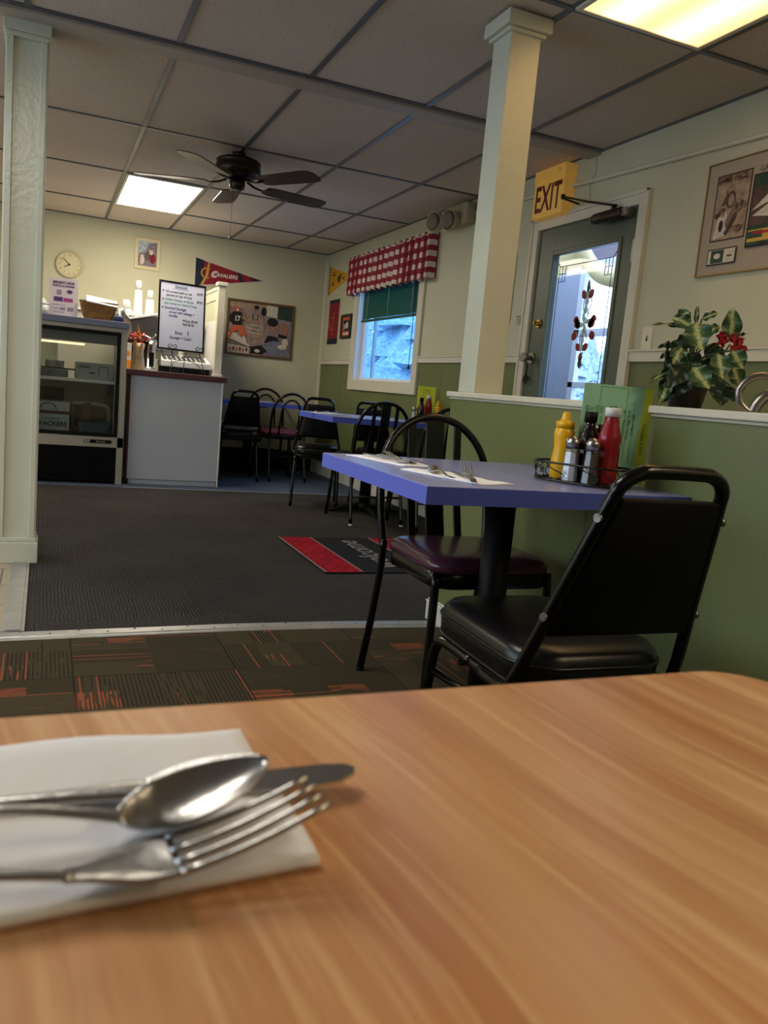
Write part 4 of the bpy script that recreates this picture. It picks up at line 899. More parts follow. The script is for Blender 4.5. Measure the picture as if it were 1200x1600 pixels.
def banquet_chair(label, x, y, rot, group='padded-back black stacking chairs', wb=.20, wt=.116, top=.853, lean=.155, seat2=None):
    t = thing('stacking_chair', label, 'chair', (x, y, 0), rot, group); K = dict(world=False)
    yb = -.20
    def bk(X, Z, d=0): return Vector((X, yb-lean*((Z-.42)/(top-.42))+d, Z))
    def hwid(Z): return wb+(wt-wb)*((Z-.42)/(top-.42))
    R_ = .062; zt = top-.012; ws = hwid(top-.06)-.012
    path = [bk(hwid(.42)-.012, .42), bk(hwid(.6)-.012, .6), bk(hwid(.74)-.012, .74), bk(ws, top-.06)]
    path += [bk(ws-R_*(1-math.cos(a)), top-.06+(.048)*math.sin(a)) for a in [math.radians(v) for v in (22, 45, 68, 90)]]
    full = path+[Vector((-p.x, p.y, p.z)) for p in path[::-1]]
    low = [Vector((hwid(.42)-.02, -.06, .388)), Vector((hwid(.42)-.015, -.16, .392)), ]
    full = low+full+[Vector((-p.x, p.y, p.z)) for p in low[::-1]]
    mb = MB(); mb.tube(spline(full, 4), .013, 10, rr=None); obj('back_frame', mb, black, t, **K)
    # padded panel
    mb = MB(); rings = []
    def pr_(s_, d): 
        out = []
        for a, b in rrect(1, 1, .06, 4):
            z = .656+.136*b*s_; out.append(bk(a*s_*(hwid(z)-.020), z, d))
        return out
    mb.rings([pr_(.97, -.016), pr_(1.0, -.011), pr_(1.0, .012), pr_(.96, .026), pr_(.8, .034), pr_(.3, .036)], smooth=True); obj('backrest', mb, backvinyl, t, bevel=0, **K)
    for s in (-1, 1):
        for z in (.56, .755):
            mb = MB(); p = bk(s*(hwid(z)-.012), z); mb.tube([p+Vector((s*.008,-.004,0)), p+Vector((s*.0155,-.006,0))], .008, 10); obj('screw', mb, brushed, t, **K)
    # seat
    ol = rrect(.174, .222, .09, 8); ol = [(a, b+.0) for a, b in ol]
    mb = MB(); cushion(mb, ol, [(.392, .90), (.396, .97), (.405, 1.0), (.44, 1.01), (.462, .985), (.474, .93), (.480, .8), (.483, .5), (.484, .05)]); 
    so = obj('seat', mb, vinyl, t, **K)
    mb = MB(); mb.tube([(a*1.012, b*1.012, .445) for a, b in ol], .0035, 6, closed=True); mb.tube([(a*1.0, b*1.0, .402) for a, b in ol], .0035, 6, closed=True); obj('piping', mb, vinyl, so, **K)
    for s in (-1, 1):
        X = s*.168
        mb = MB(); mb.tube(spline([(X*1.07, .225, 0), (X*1.02, .195, .28), (X, .18, .355), (X, .14, .383), (X, .0, .385)], 5), .0125, 10); obj('leg', mb, black, t, **K)
        mb = MB(); mb.tube(spline([(X, .0, .385), (X, -.09, .383), (X, -.13, .355), (X*1.02, -.15, .28), (X*1.09, -.205, 0)], 5), .0125, 10); obj('leg', mb, black, t, **K)
        mb = MB(); mb.tube([(X*1.01, .185, .30), (X, .0, .315), (X*1.02, -.14, .30)], .009, 8); obj('side_rail', mb, black, t, **K)
    mb = MB(); mb.tube([(-.168, .15, .382), (.168, .15, .382)], .01, 8); mb.tube([(-.168, -.09, .382), (.168, -.09, .382)], .01, 8); mb.box((-.16, -.14, .383), (.16, .16, .394)); obj('under_frame', mb, black, t, **K)
    if seat2:
        mb = MB(); cushion(mb, [(a*.95, b*.95) for a, b in ol], [(.484, .97), (.49, 1.0), (.51, 1.0), (.52, .93), (.523, .5), (.524, .05)]); tag(obj('seat_pad', mb, greyfab, loc=(0,0,0)), seat2, 'seat pad'); o = bpy.data.objects[-1]
        o = [q for q in C.objects if q.name.startswith('seat_pad')][-1]; o.location = (x, y, 0); o.rotation_euler = (0, 0, rot)
    return t
banquet_chair('black padded chair nearest the viewer, its back to us at the near blue table', 1.02, 1.42, math.radians(-2))
hoop_chair('hoop-backed black chair with plum seat behind the near blue table', 1.205, 2.125, PI, purple)
hoop_chair('black hoop chair with slatted back facing the middle blue table by the window', 2.19, 5.47, 0, vinyl)
hoop_chair('black hoop chair seen just over the plum-seated chair, beside the end of the low wall', 2.585, 5.22, 0, vinyl)
banquet_chair('black padded chair at the left corner of the middle blue table, legs showing left', 2.03, 6.16, PI-.30)
banquet_chair('black padded chair beneath the window, behind the middle blue table', 2.585, 6.12, PI+.02)
banquet_chair('black padded chair nearest the counter, with a grey pad on its seat', 1.70, 7.62, -.06, seat2='grey pad lying on the seat of the chair nearest the counter')
hoop_chair('thin double-hoop chair with rose seat in front of the far blue table', 2.16, 7.775, .10, pink, style='double', top=.85, w=.185)
hoop_chair('thin double-hoop chair against the back wall behind the far blue table', 2.17, 8.205, PI-.05, pink, style='double', top=.87, w=.185)
# ------------------------------------------------------------------ tables
def blue_table(label, x0, y0, x1, y1, ped, z=.74):
    t = thing('blue_table', label, 'table', (ped[0], ped[1], 0), 0, 'blue laminate pedestal tables')
    mb = MB(); mb.box((x0, y0, z-.006), (x1, y1, z)); mb.box((x0+.003, y0+.003, z-.04), (x1-.003, y1-.003, z-.006)); obj('tabletop', mb, bluetop, t, bevel=.001)
    mb = MB()
    for a in ((x0-.002, y0-.002, x1+.002, y0+.003), (x0-.002, y1-.003, x1+.002, y1+.002), (x0-.002, y0+.003, x0+.003, y1-.003), (x1-.003, y0+.003, x1+.002, y1-.003)): mb.box((a[0], a[1], z-.042), (a[2], a[3], z-.002))
    obj('edge_band', mb, blueedge, t)
    mb = MB(); mb.lathe([(.04, .04), (.04, z-.05)], (ped[0], ped[1], 0), 24); obj('pedestal', mb, blackmat, t)
    mb = MB(); mb.box((ped[0]-.15, ped[1]-.15, z-.055), (ped[0]+.15, ped[1]+.15, z-.041)); obj('mounting_plate', mb, blackmat, t)
    mb = MB()
    for k in range(4):
        d = Vector((math.cos(k*PI/2), math.sin(k*PI/2), 0)); p = Vector((ped[0], ped[1], 0)); mb.tube([p+Vector((0,0,.05)), p+d*.12+Vector((0,0,.04)), p+d*.26+Vector((0,0,.018)), p+d*.29+Vector((0,0,.010))], .03, 8, rr=[(.03,.022),(.028,.018),(.022,.012),(.015,.009)])
    mb.lathe([(.055,.02),(.06,.05),(.045,.075),(.04,.08)], (ped[0], ped[1], 0), 20); obj('base', mb, blackmat, t)
    return t
blue_table('near square table with blue laminate top against the low green wall', .782, 1.578, 1.536, 2.305, (1.155, 1.868))
blue_table('middle blue-topped table under the window', 1.90, 5.46, 2.77, 6.28, (2.33, 5.80))
blue_table('far blue-topped table in front of the back wall', 1.50, 7.86, 2.70, 8.40, (1.92, 8.13))
# own wood table
t = thing('wood_table', 'oak-coloured laminate table filling the foreground', 'table', (-.1, .05, 0))
ZT = .745
def tt(z): 
    r = .045; P = [(x-.12+.0, y+.066) for x, y in rrect(.625, .375, r, 8)]
    return [(x, y, z) for x, y in P]
mb = MB(); mb.rings([tt(ZT-.035), tt(ZT-.004)], smooth=False); mb.rings([[(p[0]*1, p[1], ZT-.004) for p in tt(0)], [( -.12+(p[0]+.12)*.9965, .066+(p[1]-.066)*.995, ZT) for p in tt(0)]], smooth=True); obj('tabletop', mb, oak, t)
mb = MB(); rr_ = [[(-.12+(x+.12)*s, .066+(y-.066)*s, z) for x, y, z in tt(zz)] for zz, s in ((ZT-.036, 1.002), (ZT-.006, 1.003))] ; 
zz = [[(p[0], p[1], z) for p in r] for r, z in zip(rr_, (ZT-.036, ZT-.006))]; mb.rings(zz, smooth=False, caps=False); obj('edge_band', mb, M('dark_wood_edge', (120, 74, 42), .4), t)
mb = MB(); mb.lathe([(.04, .03), (.04, ZT-.035)], (-.12, .066, 0), 20); mb.box((-.4, .03, 0), (.16, .10, .03)); mb.box((-.155, -.22, 0), (-.085, .35, .03)); obj('pedestal', mb, blackmat, t)

# ------------------------------------------------------------------ foreground napkin and cutlery
def napkin(name, poly, z, th, label, cat='napkin', group=None, seed=1, nx=40, ny=24, curl=.004):
    # poly: four corners (x,y) in order; soft folded sheet
    rnd = random.Random(seed); A_, B_, C_, D_ = [Vector(p) for p in poly]; vs = []
    ph = [rnd.uniform(0, 6) for _ in range(4)]
    for layer in (0, 1):
        for j in range(ny+1):
            for i in range(nx+1):
                u, v = i/nx, j/ny; p = (A_*(1-u)+B_*u)*(1-v)+(D_*(1-u)+C_*u)*v
                e = min(u, 1-u, v, 1-v)
                h = th*(.45+.55*min(1, e*9))+curl*.35*(math.sin(u*9+ph[0])*math.sin(v*5+ph[1])+.5*math.sin(u*23+v*7+ph[2]))+curl*.4
                vs.append((p.x, p.y, z+(h if layer else 0.0004)))
    n1 = (nx+1)*(ny+1); fs = []
    for j in range(ny):
        for i in range(nx):
            a = j*(nx+1)+i; q = (a, a+1, a+nx+2, a+nx+1); fs.append(q[::-1]); fs.append(tuple(k+n1 for k in q))
    rim = [i for i in range(nx+1)]+[j*(nx+1)+nx for j in range(1, ny+1)]+[ny*(nx+1)+i for i in range(nx-1, -1, -1)]+[j*(nx+1) for j in range(ny-1, 0, -1)]
    for a, b in zip(rim, rim[1:]+rim[:1]): fs.append((a, b, b+n1, a+n1))
    mb = MB(); mb.add(vs, fs, 0, True); c = sum((Vector(p) for p in poly), Vector((0,0)))/4
    o = obj(name, mb, napkinm, None, loc=(c.x, c.y, z)); tag(o, label, cat, group); return o
nk = MB()
def napkin_sheet(mb, P, z, th, seed):
    pass
napkin('paper_napkin', [(-.22, .250), (.104, .272), (.100, .396), (-.22, .396)], ZT, .005, 'large folded white paper napkin under the cutlery on the wood table', seed=3)
def spoon(name, heel, tip, w, z, ztip, handle_end, label, mat=steel, group=None, sc=1.0, hz=None):
    heel, tip = Vector(heel), Vector(tip); ax = tip-heel; L = ax.length; d = ax.normalized(); s = Vector((-d.y, d.x)); 
    t = thing(name, label, 'spoon', (heel.x, heel.y, z), 0, group)
    N, K_ = 22, 16; vs = []
    for layer, dz in ((0, 0.0), (1, -.0014*sc)):
        for i in range(N+1):
            u = i/N; hw = w/2*(math.sin(PI*u**.85))**.62 if 0 < u < 1 else .0008
            if u < .25: hw = max(hw*.9, .0035*sc)
            for k in range(K_+1):
                v = -1+2*k/K_; p = heel+d*L*u+s*hw*v
                dep = .010*sc*(hw/(w/2))**1.0*(1-v*v)*(1 if 0 < u < 1 else 0)
                vs.append((p.x, p.y, z+(ztip-z)*u-dep+dz))
    n1 = (N+1)*(K_+1); fs = []
    for i in range(N):
        for k in range(K_):
            a = i*(K_+1)+k; q = (a, a+1, a+K_+2, a+K_+1); fs.append(q); fs.append(tuple(x+n1 for x in q[::-1]))
    rim = [k for k in range(K_+1)]+[i*(K_+1)+K_ for i in range(1, N+1)]+[N*(K_+1)+k for k in range(K_-1, -1, -1)]+[i*(K_+1) for i in range(N-1, 0, -1)]
    for a, b in zip(rim, rim[1:]+rim[:1]): fs.append((b, a, a+n1, b+n1))
    mb = MB(); mb.add(vs, fs, 0, True); obj('bowl', mb, mat, t)
    he = Vector(handle_end); hd = he-heel; zz = hz if hz is not None else z+.004*sc
    pts = [(heel.x+d.x*.004*sc, heel.y+d.y*.004*sc, z-.001)]+[(heel.x+hd.x*u, heel.y+hd.y*u, z+(zz-z)*u+.007*sc*math.sin(PI*min(1, u*1.4))) for u in (.12, .3, .5, .7, .9, 1.0)]
    mb = MB(); mb.tube(spline(pts, 4), .003, 10, rr=[(a*sc, .0014*sc) for a in [.0042-.0012*min(1, i/8)+.0048*max(0, (i-12)/12) for i in range(25)]]); obj('handle', mb, mat, t)
    return t
def fork(name, tipc, neck, end, w, z_tip, z_mid, z_neck, label, mat=steel, group=None, sc=1.0, z_end=None):
    tipc, neck, end = Vector(tipc), Vector(neck), Vector(end); ax = tipc-neck; L = ax.length; d = ax.normalized(); s = Vector((-d.y, d.x))
    t = thing(name, label, 'fork', (neck.x, neck.y, z_mid), 0, group)
    def zc(u): # curve neck -> belly -> tip
        return z_neck*(1-u)**2+2*(z_mid-.1*(z_tip-z_mid))*u*(1-u)+z_tip*u*u
    root = .42
    mb = MB(); N, K_ = 14, 10; vs = []
    for layer, dz in ((0, 0), (1, -.0016*sc)):
        for i in range(N+1):
            u = root*i/N; hw = (.0035*sc)+(w/2-.0035*sc)*(0.5-0.5*math.cos(PI*min(1, i/N*1.15)))
            for k in range(K_+1):
                v = -1+2*k/K_; p = neck+d*L*u+s*hw*v; vs.append((p.x, p.y, zc(u)+dz-.0016*sc*(1-v*v)*(hw*2/w)))
    n1 = (N+1)*(K_+1); fs = []
    for i in range(N):
        for k in range(K_):
            a = i*(K_+1)+k; q = (a, a+1, a+K_+2, a+K_+1); fs.append(q); fs.append(tuple(x+n1 for x in q[::-1]))
    rim = [k for k in range(K_+1)]+[i*(K_+1)+K_ for i in range(1, N+1)]+[N*(K_+1)+k for k in range(K_-1, -1, -1)]+[i*(K_+1) for i in range(N-1, 0, -1)]
    for a, b in zip(rim, rim[1:]+rim[:1]): fs.append((b, a, a+n1, b+n1))
    mb.add(vs, fs, 0, True); obj('fork_head', mb, mat, t)
    for k in range(4):
        v = (-.87+.58*k); pts = []
        for i in range(9):
            u = root-.02+(1-root+.02)*i/8; p = neck+d*L*u+s*(w/2)*v*(1-.06*i/8); dd = -.0016*sc*(1-v*v)*(1-i/8); pts.append((p.x, p.y, zc(u)+dd-.0008*sc))
        mb = MB(); mb.tube(pts, .0018, 8, rr=[(a*sc, .0012*sc) for a in (.0024, .0021, .0019, .0018, .0017, .0016, .0015, .0013, .0009)]); obj('tine', mb, mat, t)
    hd = end-neck; ze = z_end if z_end is not None else z_neck
    pts = [(neck.x+d.x*.004*sc, neck.y+d.y*.004*sc, z_neck-.001*sc)]+[(neck.x+hd.x*u, neck.y+hd.y*u, z_neck+(ze-z_neck)*u+.004*sc*math.sin(PI*min(1, u*1.3))) for u in (.12, .3, .5, .7, .9, 1.0)]
    mb = MB(); mb.tube(spline(pts, 4), .003, 10, rr=[(a*sc, .0014*sc) for a in [.0040-.0010*min(1, i/8)+.0052*max(0, (i-12)/12) for i in range(25)]]); obj('handle', mb, mat, t); return t
def knife(name, tip, start, end, w, z, label, mat=steel, group=None, sc=1.0):
    tip, start, end = Vector(tip), Vector(start), Vector(end); ax = tip-start; L = ax.length; d = ax.normalized(); s = Vector((-d.y, d.x))
    t = thing(name, label, 'knife', (start.x, start.y, z), 0, group)
    out = [(0, -.35), (.08, -.5), (.75, -.5), (.9, -.38), (.98, -.1), (1.0, .2), (.96, .42), (.85, .5), (0, .4)]
    mb = MB(); P = [start+d*L*a+s*w*b for a, b in out]; n = len(P); vs = [(p.x, p.y, z) for p in P]+[(p.x, p.y, z+.0016*sc) for p in P]
    mb.add(vs, [tuple(range(n))[::-1], tuple(range(n, 2*n))]+[(i, (i+1)%n, n+(i+1)%n, n+i) for i in range(n)]); obj('blade', mb, mat, t, bevel=.0004)
    hd = end-start
    pts = [(start.x+d.x*.004+hd.x*u, start.y+hd.y*u, z+.002*sc) for u in (0, .05, .15, .35, .6, .85, 1.0)]
    mb = MB(); mb.tube(spline(pts, 4), .003, 10, rr=[(a*sc, .0026*sc) for a in [.0055+.002*math.sin(i*.35)+.0012*i/25 for i in range(25)]]); obj('handle', mb, mat, t); return t
knife('table_knife', (.141, .329), (.045, .331), (-.10, .332), .019, .752, 'steel table knife behind the big spoon on the white napkin')
spoon('soup_spoon', (.030, .300), (.092, .312), .040, .760, .773, (-.11, .316), 'large steel spoon lying over the knife on the white napkin', hz=.758)
fork('dinner_fork', (.104, .280), (.010, .271), (-.13, .283), .027, .774, .7555, .758, 'steel dinner fork nearest the viewer on the white napkin', z_end=.756)

# place settings on the blue tables
def setting(x, y, rot, z, sc, who, grp=None):
    def R(px, py): return (x+px*math.cos(rot)-py*math.sin(rot), y+px*math.sin(rot)+py*math.cos(rot))
    napkin('paper_napkin', [R(-.14, -.058), R(.14, -.06), R(.145, .058), R(-.14, .062)], z, .003, 'white napkin under cutlery %s' % who, seed=int(x*100), nx=20, ny=12, group=grp)
    return R
R = setting(.955, 1.78, math.radians(-72), .74, 1, 'nearest the front edge of the near blue table')
fork('dinner_fork', (1.05, 1.90), (.985, 1.76), (.93, 1.64), .027, .772, .751, .752, 'small fork with tines raised on the front napkin of the near blue table')
knife('table_knife', (.985, 1.85), (.955, 1.72), (.925, 1.63), .016, .747, 'knife on the front napkin of the near blue table')
spoon('soup_spoon', (.905, 1.80), (.955, 1.90), .038, .751, .757, (.885, 1.66), 'spoon on the front napkin of the near blue table', hz=.752)
R = setting(.925, 2.13, math.radians(-75), .74, 1, 'at the far left corner of the near blue table')
fork('dinner_fork', R(-.06, .03), R(.03, .025), R(.12, .02), .025, .765, .752, .750, 'fork on the far napkin of the near blue table')
knife('table_knife', R(-.10, .0), R(.0, .0), R(.12, -.005), .016, .747, 'knife on the far napkin of the near blue table')
spoon('soup_spoon', R(.07, -.03), R(.125, -.03), .036, .751, .756, R(-.09, -.025), 'spoon on the far napkin of the near blue table', hz=.752)
R = setting(2.02, 5.95, math.radians(30), .74, 1, 'on the middle blue table')
spoon('soup_spoon', R(-.06, .02), R(-.12, .02), .036, .751, .758, R(.1, .02), 'spoon on the napkin of the middle blue table', hz=.752)
fork('dinner_fork', R(.10, -.02), R(.02, -.02), R(-.1, -.02), .025, .765, .752, .750, 'fork on the napkin of the middle blue table')
napkin('paper_napkin', [(1.88, 7.93), (2.12, 7.93), (2.12, 8.03), (1.88, 8.03)], .74, .006, 'white napkin on the far blue table', seed=9, nx=16, ny=8)

# ------------------------------------------------------------------ condiments
def caddy(cx, cy, ang, z, label, L=.125, W=.068):
    t = thing('wire_caddy', label, 'caddy', (cx, cy, z)); c, s = math.cos(ang), math.sin(ang)
    def P(a, r=1.0, h=0.0):
        # rounded oblong
        ca, sa = math.cos(a), math.sin(a); e = .6
        px = L*r*math.copysign(abs(ca)**e, ca); py = W*r*math.copysign(abs(sa)**e, sa); return Vector((cx+px*c-py*s, cy+px*s+py*c, z+h))
    A_ = [2*PI*i/48 for i in range(48)]
    mb = MB(); mb.tube([P(a, 1.04, .052) for a in A_], .0032, 6, closed=True); obj('top_ring', mb, black, t)
    mb = MB(); mb.tube([P(a, 1.0, .006) for a in A_], .0032, 6, closed=True)
    for k in range(-3, 4):
        a = math.acos(k/4.2); mb.tube([P(a, 1, .006), P(-a, 1, .006)], .002, 6)
    obj('bottom_ring', mb, black, t)
    n = 14
    for k in range(n):
        a0 = 2*PI*k/n; pts = [P(a0+ (.20*math.sin(u*PI*1.6))*(.9), 1.0+.04*u, .008+.042*u) for u in [i/8 for i in range(9)]]
        mb = MB(); mb.tube(pts, .0016, 5)
        if k % 2:
            pts = [P(a0+.1+.07*math.cos(v)*(1-v/12), 1.03, .030+.012*math.sin(v)*(1-v/12)) for v in [i*.6 for i in range(14)]]; mb.tube(pts, .0015, 5)
        obj('scroll_wire', mb, black, t)
    return t
def bottle(name, prof, x, y, z, mats, label, cat, cap, capm, n=20, group=None, sx=1.0, extra=None):
    t = thing(name, label, cat, (x, y, z), 0, group)
    mb = MB(); mb.lathe(prof, (x, y, z), n, sx=sx); obj('body', mb, mats, t)
    mb = MB(); mb.lathe(cap, (x, y, z), n); obj('cap', mb, capm, t)
    if extra: extra(t)
    return t
zc = .7455
caddy(1.325, 1.757, math.radians(-60), .7405, 'black scrolled wire caddy of condiments on the near blue table')
def mustard_b(x, y, z, label, s=1.0):
    return bottle('mustard_bottle', [(0,0),(.024*s,0),(.028*s,.006),(.028*s,.05*s),(.0235*s,.085*s),(.0265*s,.115*s),(.0275*s,.128*s),(.022*s,.14*s),(.018*s,.143*s)], x, y, z, mustard, label, 'mustard bottle',
        [(.025*s,.139*s),(.025*s,.155*s),(.016*s,.158*s),(.013*s,.162*s),(.010*s,.178*s),(.006*s,.182*s),(0,.182*s)], mustard)
mustard_b(1.298, 1.822, zc, 'yellow squeeze mustard bottle at the left end of the near caddy')
def ketchup_extra(x, y, z):
    def f(t):
        mb = MB(); vs = []; n = 8
        for h, r in ((.150, .0215), (.170, .0175)):
            for k in range(n+1): a = math.radians(-120+90*k/n); vs.append((x+r*math.cos(a), y+r*math.sin(a), z+h))
        mb.add(vs, [(k, k+1, n+2+k, n+1+k) for k in range(n)], 0, True); obj('label', mb, M('grey_green_label', (150, 158, 150), .5), t)
        mb = MB(); vs = []
        for h, r in ((.03, .0302), (.10, .0300)):
            for k in range(n+1): a = math.radians(-30+70*k/n); vs.append((x+r*math.cos(a), y+r*math.sin(a), z+h))
        mb.add(vs, [(k, k+1, n+2+k, n+1+k) for k in range(n)], 0, True); obj('label', mb, white, t)
    return f
def ketchup_b(x, y, z, label):
    return bottle('ketchup_bottle', [(0,0),(.026,0),(.030,.008),(.030,.03),(.0265,.06),(.027,.10),(.0305,.118),(.029,.132),(.020,.160),(.0175,.178),(.0175,.183)], x, y, z, ketchup, label, 'ketchup bottle', [(.0205,.180),(.0205,.200),(.019,.203),(0,.203)], white, extra=ketchup_extra(x, y, z))
ketchup_b(1.365, 1.715, zc, 'red ketchup bottle with white cap in the near caddy')
bottle('sauce_bottle', [(0,0),(.022,0),(.025,.006),(.025,.11),(.018,.135),(.014,.150),(.014,.165)], 1.332, 1.760, zc, sauce, 'dark sauce bottle with black cap behind the near shakers', 'sauce bottle', [(.0165,.162),(.0165,.188),(0,.188)], blackmat)
bottle('glass_jar', [(0,0),(.026,0),(.028,.006),(.028,.12),(.024,.135),(.022,.137)], 1.385, 1.770, zc, sauce, 'dark jar with metal lid standing behind the pepper shaker', 'jar', [(.0255,.134),(.0255,.156),(.022,.158),(0,.158)], steel)
def shaker(x, y, z, fillm, label, s=1.0):
    t = thing('glass_shaker', label, 'shaker', (x, y, z))
    mb = MB(); mb.lathe([(0,0),(.0215*s,0),(.022*s,.004*s),(.0165*s,.080*s),(.0165*s,.084*s)], (x, y, z), 8, smooth=False); obj('glass_body', mb, glass_jar, t)
    mb = MB(); mb.lathe([(0,.004*s),(.019*s,.004*s),(.0152*s,.072*s),(0,.074*s)], (x, y, z), 8, smooth=False); obj('filling', mb, fillm, t)
    mb = MB(); mb.lathe([(.0178*s,.082*s),(.0178*s,.095*s),(.0185*s,.097*s),(.016*s,.104*s),(.009*s,.111*s),(0,.113*s)], (x, y, z), 16); obj('lid', mb, steel, t)
shaker(1.283, 1.757, zc, salt, 'glass salt shaker with steel lid in the near caddy', 1.08)
shaker(1.310, 1.708, zc, pepper, 'glass pepper shaker with steel lid beside the ketchup', 1.08)
# menu
pl, pr2 = Vector((1.335, 1.812, 0)), Vector((1.532, 1.762, 0)); rdir = (pr2-pl).normalized(); ul = Vector((-.02, .05, 1)).normalized()
fr = (pl+Vector((0,0,.742)), rdir, Vector((0.0, .0, 1)))
mW = (pr2-pl).length
t = thing('menu_holder', 'upright clear holder with a green and yellow printed menu behind the near condiments', 'menu', ((pl.x+pr2.x)/2, (pl.y+pr2.y)/2, .742))
mb = MB(); mb.prism([(0,0),(mW,0),(mW,.274),(0,.274)], fr, 0, .0012, 0); obj('acrylic_sheet', mb, acrylic, t)
mb = MB(); mb.prism([(.002,.004),(mW-.034,.004),(mW-.026,.268),(.002,.268)], fr, -.0015, -.0005); obj('green_sheet', mb, M('mint_green_paper', (178, 234, 196), .7), t)
mb = MB(); mb.prism([(mW-.034,.004),(mW-.001,.004),(mW-.001,.268),(mW-.026,.268)], fr, -.0018, -.0006); obj('yellow_sheet', mb, M('lime_yellow_paper', (234, 240, 70), .7), t)
prn = M('printed_text_green', (56, 104, 76), .8)
lines = ['SANDWICHES', 'Hamburger  3.75', 'Cheeseburger  4.25', 'Fish sandwich  5.50', 'Grilled ham  4.50', 'Club sandwich  6.95', 'Soup of the day  2.50', 'Side salad  2.95', 'French fries  1.95', 'Onion rings  2.75', 'Coffee  1.25']
for k, s_ in enumerate(lines): text('menu_print', s_, .0115 if k else .014, prn, t, fr, (.018+.0135*k, .165), .0005, rot=PI/2, ext=.0001)
text('menu_print', 'DAILY SPECIALS', .012, prn, t, fr, (mW-.018, .13), .0005, rot=PI/2, ext=.0001)
mb = MB()
for x0, y0, x1, y1 in ((.05,.1,.0508,.262),(.05,.262,.128,.2628),(.128,.1,.1288,.262),(.05,.1,.128,.1008),(.135,.06,.1358,.22),(.152,.06,.1528,.22),(.135,.22,.1528,.2208)): mb.rect(x0, y0, x1, y1, fr, .0006)
obj('menu_rule', mb, prn, t)
# far condiments on the middle table
zc2 = .745
bottle('sauce_bottle', [(0,0),(.024,0),(.027,.006),(.027,.10),(.016,.14),(.013,.16)], 2.605, 5.50, zc2, sauce, 'dark sauce bottle with white label on the middle table, just left of the low wall', 'sauce bottle', [(.0155,.158),(.0155,.185),(0,.185)], blackmat)
ketchup_b(2.675, 5.52, zc2, 'ketchup bottle with white cap on the middle table in front of the yellow menu')
mustard_b(2.73, 5.46, zc2, 'mustard bottle on the middle table in front of the yellow menu', .95)
shaker(2.60, 5.60, zc2, salt, 'salt shaker on the middle table beside the sauce bottle')
fr = (Vector((2.65, 5.68, .742)), Vector((.16, -.05, 0)).normalized(), Vector((0,0,1)))
t = thing('menu_card', 'yellow-green menu card on the middle table by the wall', 'menu', (2.73, 5.65, .742))
mb = MB(); mb.prism([(0,0),(.14,0),(.14,.275),(0,.275)], fr, 0, .003); obj('card', mb, bpy.data.materials['lime_yellow_paper'], t)
for k in range(7): text('menu_print', ('DINNERS', 'Perch  8.95', 'Chicken  7.95', 'Liver  6.95', 'Meatloaf  7.25', 'Ham  7.95', 'Spaghetti  6.50')[k], .014, prn, t, fr, (.07, .245-.02*k), .0035, ext=.0001)

# ------------------------------------------------------------------ plant and kettle on the low wall
PX, PY, PZ = 1.60, 1.715, .9662
t = thing('potted_plant', 'leafy variegated plant in a black pot with a red flower, on the low wall', 'plant', (PX, PY, PZ))
mb = MB(); mb.lathe([(0,0),(.042,0),(.058,.085),(.062,.086),(.062,.10),(.054,.10),(.052,.088),(0,.088)], (PX, PY, PZ), 28); obj('pot', mb, potm, t)
def leaf(mb_or, base_, tip, normal, w, bend, mat, parent, name='leaf'):
    b, tp, nrm = Vector(base_), Vector(tip), Vector(normal).normalized(); ax = tp-b; L = ax.length; d = ax.normalized(); s = d.cross(nrm).normalized(); nrm = s.cross(d)
    N, K_ = 14, 8; vs = []; uv = []
    for i in range(N+1):
        u = i/N; hw = w/2*(math.sin(PI*min(1, u**.72))**.8)*(1 if u < 1 else 0)
        if u == 0: hw = .0015
        for k in range(K_+1):
            v = -1+2*k/K_; p = b+d*L*u+s*hw*v+nrm*(bend*math.sin(PI*u)-.12*w*(1-abs(v))*math.sin(PI*u)-abs(v)*0+.006*math.sin(u*14+v*2)*(abs(v)))
            vs.append(p); uv.append((.5+v*.5*(hw*2/w if w else 0), u))
    fs = [(i*(K_+1)+k, i*(K_+1)+k+1, (i+1)*(K_+1)+k+1, (i+1)*(K_+1)+k) for i in range(N) for k in range(K_)]
    mb = MB(); mb.add(vs, fs, 0, True); o = obj(name, mb, mat, parent, recalc=False)
    ul_ = o.data.uv_layers.new(name='UVMap')
    for li, lp_ in enumerate(o.data.loops): ul_.data[li].uv = uv[lp_.vertex_index]
    return o
# image-plane helper axes for the plant: a runs to the viewer's right, up is z, c is towards the viewer
av = Vector((.80, -.60, 0)); cv = Vector((-.68, -.73, 0)); zv = Vector((0,0,1)); P0 = Vector((PX, PY, PZ))
def PP(a, z, c=0.0): return P0+av*a+zv*z+cv*c
S1 = .00168   # metres per target pixel at the plant
def tp(px_, py_, c=0.0): return PP((px_-1068)*S1, (628-py_)*S1, c)
stem_root = PP(0, .09)
def L2(b, e, w, c=.05, c2=None, mat=leafm, bend=.008, nrm=None, stem=True):
    B_, E_ = tp(*b, c), tp(*e, c if c2 is None else c2); leaf(None, B_, E_, nrm if nrm else (cv+zv*.25), w*S1, bend, mat, t)
    if stem:
        mb = MB(); mid = (stem_root+B_)/2+zv*.02; mb.tube(spline([stem_root, mid, B_], 5), .0022, 6); obj('stem', mb, stemm, t)
L2((1066, 498), (1081, 540), 42, .07, .10)
L2((1088, 540), (1087, 512), 1, .0, stem=False) if False else None
L2((1122, 516), (1117, 469), 30, .04, .05)
L2((1060, 500), (1030, 487), 24, .03, .02); L2((1056, 478), (1033, 492), 20, .02, .0)
L2((1067, 495), (1066, 465), 8, .02); L2((1075, 488), (1100, 476), 12, .02)
L2((1060, 500), (1002, 501), 7, .0, .03)
L2((1083, 510), (1105, 497), 18, .03, .03)
